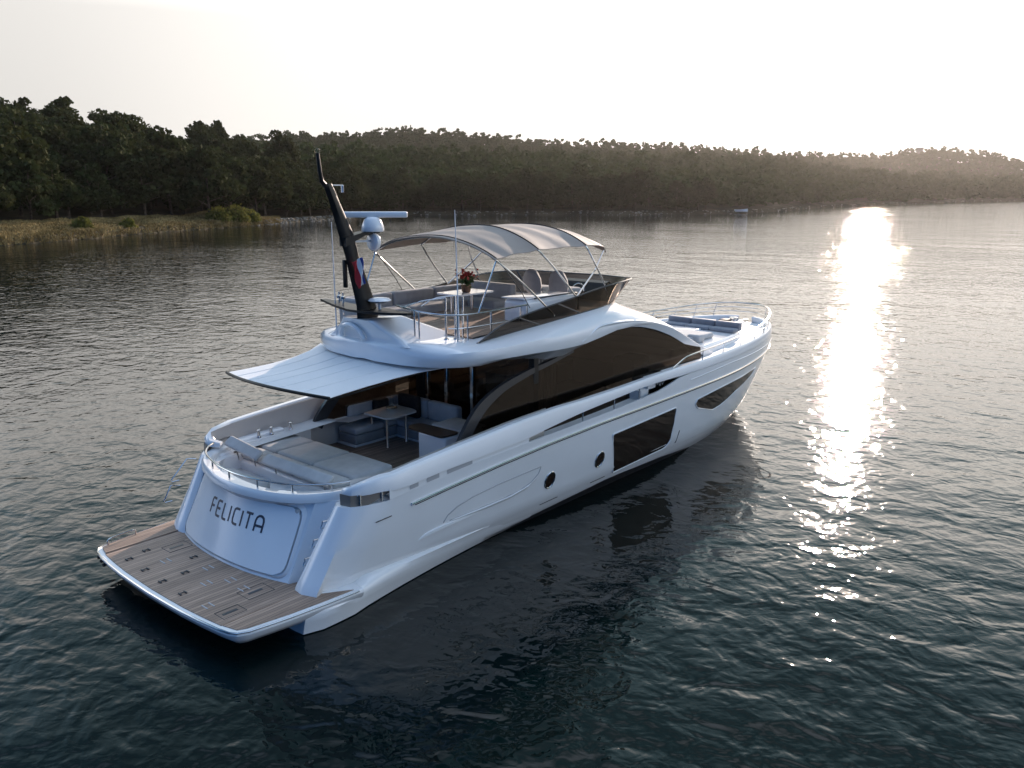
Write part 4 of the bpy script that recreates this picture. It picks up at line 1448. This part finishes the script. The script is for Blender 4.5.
mb.tube([(4.80 - h * .33, y, 4.10 + h) for y, h in ar], .045, 8)
mb.build('arch_trim', M['gel'], plinth)
# teak pad on the overhang
mb = MB(); ol = rounded([(4.98, -1.45), (5.5, -1.72), (5.75, -1.3), (5.2, -1.0)], .12, 4)

# ---- mast
mb = MB(); rings = []
for (xa_, xb_, z, hw) in ((4.72, 5.26, 4.50, .11), (4.72, 5.20, 4.75, .10), (4.58, 4.97, 5.35, .09), (4.49, 4.82, 5.75, .085), (4.36, 4.72, 6.15, .08), (4.28, 4.58, 6.42, .075), (4.19, 4.43, 6.72, .07), (4.09, 4.30, 7.0, .06), (4.06, 4.26, 7.08, .05)):
    rings.append([(xa_, .1, z), (xa_ * .7 + xb_ * .3, .1 - hw, z), (xa_ * .2 + xb_ * .8, .1 - hw * .8, z), (xb_, .1, z), (xa_ * .2 + xb_ * .8, .1 + hw * .8, z), (xa_ * .7 + xb_ * .3, .1 + hw, z)])
mb.loft(rings)
mb.tube([(4.14, .1, 7.02), (4.03, .1, 7.12), (4.0, .1, 7.3), (3.97, .1, 7.62)], [.05, .045, .04, .035], 8)
mast = mb.build('mast', M['black'], Yt, angle=50)
MB().lathe([(.045, 0), (.05, .02), (.05, .07), (.02, .10)], (3.97, .1, 7.61), 12).build('anchor_light', M['clear'], mast)
mb = MB(); rings = []
for (y, x0, x1, z) in ((-1.2, 4.86, 5.02, 4.67), (-.6, 4.74, 5.20, 4.64), (-.15, 4.68, 5.34, 4.63), (.35, 4.68, 5.34, 4.63), (.8, 4.74, 5.20, 4.66), (1.45, 4.86, 5.0, 4.73)):
    rings.append([(x0, y, z), (x1, y, z - .01), (x1, y, z + .035), (x0, y, z + .045)])
mb.loft(rings); mb.build('spreader_wing', M['black'], mast, angle=50)
mb = MB(); rings = []
for (x, hw, z, t) in ((4.45, .1, 6.08, .16), (4.9, .12, 6.18, .07), (5.28, .12, 6.20, .05)):
    rings.append([(x, .1 - hw, z - t), (x, .1 + hw, z - t), (x, .1 + hw, z), (x, .1 - hw, z)])
mb.loft(rings); mb.build('radar_bracket', M['black'], mast)
rad = MB().lathe([(.21, 0), (.225, .03), (.21, .12), (.165, .22), (.13, .26), (.10, .28)], (5.13, .02, 6.18), 24).build('radar_pedestal', M['gel'], mast, angle=50)
def orient(cx, cy_, cz, a):
    return lambda p: (cx + p[0] * math.cos(a) - p[1] * math.sin(a), cy_ + p[0] * math.sin(a) + p[1] * math.cos(a), cz + p[2])
MB().rbox(-.66, .66, -.075, .075, -.055, .06, .03, 3, T=orient(5.16, .02, 6.50, PSI - R(90) + .04)).build('radar_bar', M['gel'], rad)
mb = MB(); mb.lathe([(.0, -.05), (.13, -.05), (.17, -.02), (.18, .03), (.16, .07), (.05, .09)], (5.12, .02, 5.98), 20, 'x')
mb.tube([(5.1, .05, 6.0), (4.6, .1, 6.0)], .02, 6)
mb.build('searchlight', M['gel'], mast)
mb = MB(); mb.lathe([(.03, 0), (.03, .16), (.2, .20), (.235, .225), (.18, .27), (.06, .285)], (5.12, -.12, 4.62), 20)
mb.build('gps_dome', M['gel'], mast)
mb = MB(); mb.rbox(4.50, 4.57, .14, .22, 5.12, 5.66, .02, 2); mb.build('horn_box', M['black'], mast)
mb = MB(); mb.tube([(4.2, .1, 7.05), (4.52, .1, 7.05)], .012, 6); mb.tube([(4.50, .1, 6.92), (4.50, .1, 7.05)], .03, 6); mb.build('deck_light', M['steel'], mast)
# masthead fittings by the plinth
mb = MB()
for (x, y) in ((4.9, .75), (4.98, .98)):
    mb.tube([(x, y, 4.5), (x, y, 4.95)], .018, 6); mb.lathe([(.05, 0), (.05, .05), (.02, .07)], (x, y, 4.82), 10)
mb.build('tv_antenna', M['steel'], mast)
for (pth, nm) in (([(4.86, .95, 4.05), (4.83, .92, 6.35)], 'whip_antenna'), ([(5.86, -1.58, 4.12), (5.92, -1.45, 6.6)], 'whip_antenna')):
    MB().tube(pth, [.016, .008], 6).build(nm, M['gel'], Yt)

flag_red, flag_white, flag_blue = mat('red cloth', (.42, .02, .025), .85), mat('white cloth', (.7, .7, .7), .85), mat('blue cloth', (.02, .04, .20), .85)
# flag hanging beside the mast
mb = MB(); rows = []
for i in range(13):
    t = i / 12
    row = []
    for v in range(7):
        u_ = (v / 6 - .5) * (.20 - .06 * t) + .07 * t - .03
        dp = -.03 * math.sin(t * 7 + v * 1.1) - .16
        row.append((4.62 + .654 * u_ - .756 * -dp * 0 + .0, .02 - .756 * u_ + dp, 5.72 - .50 * t - .10 * (1 - v / 6)))
    rows.append(row)
mb.grid(rows)
fl = mb.build('flag', [flag_red, flag_white, flag_blue], None, fix=False)
for pg in fl.data.polygons:
    pg.material_index = (0, 0, 0, 1, 1, 2)[pg.index % 6]
so_ = fl.modifiers.new('thickness', 'SOLIDIFY'); so_.thickness = .006
tag(fl, 'red white and blue flag hanging against the black mast', 'flag')

# ---- flybridge furniture
FZ = 4.13
mb = MB(); mb.prism([(6.1, -1.72, FZ - .05), (10.9, -1.72, 4.30), (10.9, 1.72, 4.30), (6.1, 1.72, FZ - .05)], [(6.1, -1.72, FZ + .02), (10.9, -1.72, 4.385), (10.9, 1.72, 4.385), (6.1, 1.72, FZ + .02)])
mb.build('flybridge_sole', M['teak'], fly, smooth=False)
fs = empty('flybridge_sofa', (7.6, 1.5, FZ)); fs.parent = Yt; fs.location = (7.6 - 10, 1.5, FZ)
for (x0, x1) in ((5.75, 7.0), (7.02, 8.3), (8.32, 9.5)):
    MB().rbox(x0, x1, 1.62, 1.88, 4.12, 4.70, .06, 3).build('backrest', M['cush2'], fs)
    MB().rbox(x0, x1, 1.0, 1.60, 4.16, 4.42, .06, 3, puff=.01).build('seat', M['cush2'], fs)
MB().rbox(5.62, 5.86, .72, 1.86, 4.12, 4.70, .06, 3).build('backrest', M['cush2'], fs)
MB().rbox(9.3, 9.55, .1, 1.6, 4.2, 4.80, .06, 3).build('backrest', M['cush2'], fs)
MB().rbox(8.72, 9.28, .1, .98, 4.16, 4.46, .06, 3, puff=.01).build('seat', M['cush2'], fs)
ft = empty('flybridge_table', (8.1, .55, FZ)); ft.parent = Yt; ft.location = (8.1 - 10, .55, FZ)
mb = MB(); ol = rounded([(7.6, .12), (8.8, .12), (8.8, .88), (7.6, .88)], .12, 4)
mb.loft([[(x, y, 4.665) for x, y in ol], [(x, y, 4.70) for x, y in ol]]); mb.build('tabletop', M['gel'], ft, angle=30)
for x in (7.75, 8.4):
    MB().lathe([(.14, 0), (.14, .02), (.05, .05), (.04, .5)], (x, .5, 4.16), 14).build('leg', M['steel'], ft)
wb = empty('wet_bar', (8.7, -1.2, FZ)); wb.parent = Yt; wb.location = (8.7 - 10, -1.2, FZ)
MB().rbox(7.85, 9.65, -1.62, -.95, 4.12, 4.70, .10, 4).build('cabinet', M['gel'], wb)
MB().rbox(7.83, 9.4, -1.56, -.92, 4.702, 4.735, .02, 2).build('worktop', M['gel'], wb)
mb = MB(); mb.tube(cr([(8.1, -1.63, 4.72), (9.3, -1.64, 4.73), (9.6, -1.63, 4.70), (9.68, -1.62, 4.55), (9.69, -1.6, 4.3)], 4), .02, 6); mb.build('grab_rail', M['archgrey'], wb)
for (x, y) in ((9.95, -.12), (10.1, -.80)):
    hs = empty('helm_seat', (x, y, 4.3)); hs.parent = Yt; hs.location = (x - 10, y, 4.3)
    MB().rbox(x - .05, x + .5, y - .26, y + .26, 4.55, 4.72, .07, 3).build('seat', M['cush2'], hs)
    rings = []
    for (z, hw, dx_) in ((4.62, .25, 0), (4.75, .285, -.01), (4.92, .27, -.03), (5.04, .20, -.05), (5.11, .13, -.06), (5.14, .06, -.06)):
        rings.append([(x - .10 + dx_, y - hw, z), (x - .14 + dx_, y - hw * .5, z), (x - .14 + dx_, y + hw * .5, z), (x - .10 + dx_, y + hw, z), (x + .0 + dx_, y + hw * .8, z), (x + .02 + dx_, y, z), (x + .0 + dx_, y - hw * .8, z)])
    MB().loft(rings).build('backrest', M['cush2'], hs, angle=60)
    MB().lathe([(.16, 0), (.05, .04), (.05, .28)], (x + .22, y, 4.33), 14).build('pedestal', M['steel'], hs)
mb = MB(); rings = []
for y in (.12, -1.22):
    rings.append([(11.15, y, 4.3), (11.12, y, 4.48), (11.32, y, 4.76), (11.5, y, 4.80), (12.0, y * .8, 4.55), (11.7, y * .8, 4.3)])
mb.loft(rings)
dash = mb.build('helm_dash', M['black'], Yt, smooth=False)
mb = MB(); T = None
c0 = np.array((11.0, -.62, 4.56)); u = np.array((.36, 0, .93)); v = np.array((0, 1, 0))
mb.tube([tuple(c0 + .19 * (math.cos(a) * v + math.sin(a) * u)) for a in np.linspace(0, 2 * math.pi, 24, endpoint=False)], .017, 6, closed=True)
for a in (0, 2.1, 4.2):
    mb.tube([tuple(c0), tuple(c0 + .19 * (math.cos(a + .5) * v + math.sin(a + .5) * u))], .012, 6)
mb.tube([tuple(c0), (11.2, -.62, 4.48)], .03, 8)
mb.build('steering_wheel', M['steel'], dash)
MB().rbox(11.28, 11.31, -.98, -.3, 4.6, 4.72, .01, 1, T=lambda p: (p[0] + (p[2] - 4.6) * .7, p[1], p[2])).build('display', M['glass'], dash)

# aft balustrade
mb = MB()
top = cr([(5.35, -.35, 4.74), (5.32, -.9, 4.69), (5.5, -1.4, 4.64), (5.85, -1.68, 4.62), (6.6, -1.74, 4.62), (7.75, -1.74, 4.64)], 5)
mb.tube(top, .019, 8)
mb.tube([(x, y, z - .26) for x, y, z in top[12:]], .013, 6)
for k in (5, 6, 14, 16, 20, 24):
    if k < len(top):
        x, y, z = top[k]; mb.tube([(x, y, z), (x, y, 4.08)], .018, 6)
mb.tube([(7.72, -1.74, 4.64), (7.72, -1.74, 4.2)], .016, 6)
bal = mb.build('balustrade', M['steel'], fly)
mb = MB()
for (x, y, h) in ((5.80, -1.28, .82), (5.94, -1.40, .86), (6.05, -1.50, .84), (6.35, -1.05, .8)):
    mb.tube([(x, y, 4.10), (x, y, 4.10 + h)], .022, 8)
    mb.lathe([(.055, 0), (.05, .02), (.025, .03)], (x, y, 4.10), 12)
mb.tube(cr([(5.80, -1.28, 4.92), (5.5, -.9, 4.85), (5.35, -.5, 4.70)], 5), .016, 6)
mb.tube(cr([(6.35, -1.05, 4.9), (6.0, -.8, 4.86), (5.7, -.7, 4.72)], 5), .014, 6)
mb.build('stair_rail', M['steel'], fly)

# ---- bimini
bim = empty('bimini', (8.5, 0, 4.4)); bim.parent = Yt; bim.location = (8.5 - 10, 0, 4.4)
def bz(x, v):
    zc = ip(x, [6.62, 7.2, 8.05, 8.9, 9.7, 10.2, 10.42, 10.5], [6.04, 6.15, 6.22, 6.235, 6.20, 6.13, 6.04, 5.9])
    dr = ip(x, [6.62, 8.05, 9.7, 10.5], [.40, .46, .43, .33])
    sag = -.035 * (math.sin(math.pi * min(max((x - 6.62) / 1.43, 0), 1)) if x < 8.05 else math.sin(math.pi * min(max((x - 8.05) / 1.65, 0), 1)) if x < 9.7 else 0)
    wr = .012 * math.sin(x * 9 + 5 * v) * math.sin(v * 2.2 + x) * (1 - abs(v) * .3) + .010 * noise.noise((x * 3.0, v * 1.2, 2))
    return zc - dr * abs(v) ** 2.3 + (sag * (1 - .4 * abs(v))) + wr
def bw(x): return 1.84 - .07 * math.sin(math.pi * min(max((x - 6.62) / 3.8, 0), 1)) - .05 * abs(math.sin(math.pi * (x - 8.05) / 1.65)) * (x > 8.05) - .05 * math.sin(math.pi * min(max((x - 6.62) / 1.43, 0), 1))
mb = MB(); up, dn = [], []
for x in np.concatenate([np.linspace(6.62, 10.2, 54), [10.3, 10.4, 10.46, 10.5]]):
    row = [(x - .06 * (1 - v * v) * (x < 6.7), v * bw(x), bz(x, v)) for v in np.linspace(-1, 1, 33)]
    up.append(row); dn.append([(a, b, c - .012) for a, b, c in row])
rings = [u_ + d_[::-1] for u_, d_ in zip(up, dn)]
mb.loft(rings)
mb.build('canopy', M['bimini'], bim, angle=50, fix=True)
for x in (6.68, 8.05, 9.7):
    MB().tube([(x, v * bw(x) * .995, bz(x, v) + .006) for v in np.linspace(-1, 1, 33)], .016, 6).build('seam', M['cushdark'], bim)
def hoop(x, foot, name, r=.019):
    top = [(x, v * (bw(x) - .0), bz(x, v) - .03) for v in np.linspace(-1, 1, 25)]
    a, b = top[0], top[-1]
    pth = [(foot[0], -foot[1], foot[2])] + cr([((foot[0] * (1 - t) + a[0] * t) - .10 * math.sin(math.pi * t), -(foot[1] * (1 - t) + -a[1] * t) - .03 * math.sin(math.pi * t), foot[2] * (1 - t) + a[2] * t + .10 * math.sin(math.pi * t)) for t in (0, .25, .5, .75, 1)], 3)[1:-1] + top
    pth += [(p[0], -p[1], p[2]) for p in pth[:len(pth) - len(top)][::-1]]
    MB().tube(pth, r, 8).build(name, M['steel'], bim)
hoop(6.66, (8.36, 1.97, 4.36), 'hoop')
hoop(8.05, (9.10, 1.98, 4.70), 'hoop')
hoop(9.7, (10.22, 1.98, 4.84), 'hoop')
for s in (-1, 1):
    mb = MB(); mb.tube([(10.46, s * 1.76, 5.66), (9.9, s * 1.9, 5.2), (9.12, s * 1.99, 4.70)], .018, 7); mb.build('front_pole', M['steel'], bim)
    mb = MB(); mb.tube([(6.68, s * 1.82, 5.62), (6.22, s * 1.76, 4.63)], .017, 7); mb.build('aft_pole', M['steel'], bim)
    mb = MB(); mb.tube([(6.75, s * 1.84, 5.60), (7.35, s * 1.9, 4.95), (7.6, s * 1.92, 4.6)], .010, 6); mb.build('strap', M['archgrey'], bim)

# ------------------------------------------------------------------ sun awning over the cockpit
aw = empty('cockpit_awning', (4, .1, 3.5)); aw.parent = Yt; aw.location = (4 - 10, .1, 3.5)
mb = MB(); up, dn = [], []
for t in np.linspace(0, 1, 26):
    row = []
    for v in np.linspace(-1, 1, 29):
        hw = ip(t, [0, .15, .35, .6, .8, 1], [1.62, 1.57, 1.54, 1.58, 1.72, 2.0])
        xa0 = 2.92 - .30 * (1 - v * v); xr = 5.1 + .35 * abs(v) ** 3
        x = xa0 + (xr - xa0) * t
        z = 3.46 + .20 * t + .05 * (1 - v * v) * (1 - t * .5) - .03 * math.sin(math.pi * t) + .004 * math.sin(v * 9 + t * 4)
        row.append((x, .32 + v * hw, z))
    up.append(row); dn.append([(a, b, c - .012) for a, b, c in row])
mb.loft([u_ + d_[::-1] for u_, d_ in zip(up, dn)])
mb.build('canopy', M['awning'], aw, angle=60)
for c_ in (5, 10, 14, 18, 23):
    MB().tube([(r_[c_][0], r_[c_][1], r_[c_][2] + .001) for r_ in up], .007, 5).build('seam', M['awning'], aw)
MB().tube([(2.92 - .30 * (1 - v * v) - .01, .32 + v * 1.64, 3.455 + .05 * (1 - v * v)) for v in np.linspace(-1, 1, 21)], .030, 8).build('front_bar', M['black'], aw)
for s in (-1, 1):
    MB().tube([(2.98, .32 + s * 1.5, 3.37), (5.5, .1 + s * 1.35, 3.56)], .015, 6).build('awning_arm', M['black'], aw)


# ------------------------------------------------------------------ fore deck
mb = MB(); rings = []
for (x, hw, z) in ((14.4, 1.85, 2.70), (15.4, 1.82, 2.72), (16.5, 1.72, 2.72), (17.6, 1.55, 2.72), (18.4, 1.38, 2.71), (18.75, 1.25, 2.62)):
    pr = [(0, 2.45), (hw + .06, 2.45), (hw + .04, z - .07), (hw - .03, z), (0, z + .02)]
    rings.append([(x, -a, b) for a, b in pr] + [(x, a, b) for a, b in pr[::-1][1:-1]])
mb.loft(rings)
trunk = mb.build('foredeck_trunk', M['gel'], Yt, angle=40)
MB().rbox(15.55, 16.85, -1.35, 1.35, 2.72, 2.88, .07, 4, puff=.01).build('bow_sunpad', M['cush'], trunk)
MB().rbox(15.62, 16.0, -1.52, -1.10, 2.72, 2.95, .08, 4).build('bow_backrest', M['cush'], trunk)
MB().rbox(17.0, 17.7, -.45, .75, 2.72, 2.80, .02, 2).build('bow_table', M['gel'], trunk)
for (y0, y1) in ((.22, 1.05), (-.62, .20), (-1.46, -.64)):
    MB().rbox(18.24, 18.46, y0, y1, 2.74, 3.0, .05, 3).build('bow_bench_back', M['seatblue'], trunk)
    MB().rbox(17.85, 18.24, y0, y1, 2.72, 2.84, .05, 3).build('bow_bench_seat', M['seatblue'], trunk)
# rails
RX_ = [12.45, 12.75, 13.05, 13.6, 15, 16.5, 17.9, 19.0, 20, 20.8, 21.4, 21.75]
RZ_ = [2.65, 2.74, 2.84, 2.87, 2.90, 2.94, 2.96, 3.0, 3.05, 3.1, 3.13, 3.14]
def rail_pt(x, inset=.10, f=1.0):
    z0 = ip(x, *L3)
    return (x, -max(hb(x, 2.2) - inset, 0), z0 + (ip(x, RX_, RZ_) - z0) * f)
xs = np.concatenate([np.linspace(12.45, 20, 36), np.linspace(20.2, 21.4, 9), [21.55, 21.68, 21.76]])
half = [rail_pt(x) for x in xs] + [(21.84, 0, 3.14)]
full = half + [(x, -y, z) for x, y, z in half[::-1][1:]]
rail = MB().tube(full, .019, 8).build('bow_rail', M['steel'], Yt)
for f in (.33, .66):
    h2 = [rail_pt(x, .10 + .03 * (1 - f), f) for x in xs if x > 18.3] + [(21.80, 0, 2.7 + .44 * f)]
    MB().tube(h2 + [(x, -y, z) for x, y, z in h2[::-1][1:]], .011, 6).build('rail_wire', M['steel'], rail)
for x in (14.0, 15.25, 16.5, 17.8, 18.9, 19.9, 20.7, 21.35):
    a = rail_pt(x); b = (x - .10 - .02 * max(0, x - 18), -(hb(x, 2.2) - .06), ip(x, *L3) - .01)
    for s in (1, -1):
        MB().tube([(b[0], s * b[1], b[2]), (a[0], s * a[1], a[2])], .015, 6).build('rail_post', M['steel'], rail)
# windlass and cleats
wl_ = empty('windlass', (20.6, 0, 2.52)); wl_.parent = Yt; wl_.location = (20.6 - 10, 0, 2.52)
mb = MB(); mb.lathe([(.17, 0), (.17, .1), (.10, .14), (.09, .22), (.14, .25), (.14, .29), (.04, .31)], (20.5, -.15, 2.52), 18); mb.build('capstan', M['steel'], wl_)
mb = MB(); mb.rbox(20.3, 20.75, .02, .32, 2.52, 2.72, .05, 3); mb.build('motor_housing', M['rubber'], wl_)
mb = MB(); mb.tube([(20.6, -.15, 2.56), (21.2, -.05, 2.6), (21.9, 0, 2.55)], .035, 8); mb.build('anchor_chain', M['steel'], wl_)
for (x, s) in ((20.2, -1), (20.2, 1), (12.0, -1)):
    y = s * (hb(x, 2.2) - .26) if x > 13 else s * 2.48
    z = 2.52 if x > 13 else 2.28
    mb = MB(); mb.tube([(x - .16, y, z + .07), (x + .16, y, z + .07)], .02, 8); mb.tube([(x - .06, y, z), (x - .06, y, z + .07)], .02, 6); mb.tube([(x + .06, y, z), (x + .06, y, z + .07)], .02, 6)
    mb.build('cleat', M['steel'], Yt)

# ------------------------------------------------------------------ loose things on board
def pillow(x0, x1, y0, y1, z0, z1, label, a=.0, T=None):
    o = MB().rbox(x0, x1, y0, y1, z0, z1, .07, 4, T=T).build('pillow', M['cushdark'])
    tag(o, label, 'pillow', 'dark pillows on the cockpit sofa')
pillow(6.62, 7.05, 1.92, 2.10, 1.75, 2.19, 'dark brown pillow leaning on the side back of the cockpit sofa behind the table')
pillow(7.20, 7.37, 1.15, 1.85, 1.75, 2.28, 'larger dark brown pillow in the far inner corner of the cockpit sofa')
v = empty('glass_vase', (6.72, 1.48, 2.02), 'small clear glass centrepiece standing on the cockpit table', 'vase')
MB().lathe([(.10, 0), (.12, .02), (.13, .06), (.10, .08)], (6.72, 1.48, 2.02), 18).build('bowl', M['steel'], v)
MB().lathe([(.045, 0), (.05, .1), (.03, .2), (.045, .24)], (6.72, 1.48, 2.095), 14).build('bottle', M['clear'], v)
FP = np.array([8.12, .40, 4.70])
p = empty('flower_pot', tuple(FP), 'potted plant with red flowers standing on the upper deck table under the canopy', 'potted plant')
MB().lathe([(.075, 0), (.10, .02), (.115, .15), (.12, .17), (.10, .17)], tuple(FP), 18).build('pot', M['terracotta'], p)
for nm, n_, sc, up_, sz, mt in (('leaves', 90, (.07, .07, .07), .26, .085, 'leaf'), ('flowers', 46, (.10, .10, .045), .40, .075, 'red')):
    lp = rng.normal(0, 1, (n_, 3)) * np.array(sc) + np.array([0, 0, up_])
    o = bpy.data.objects.new(nm, quad_mesh(nm, quads(lp, sz, .4), M[mt])); COL.objects.link(o); o.parent = p
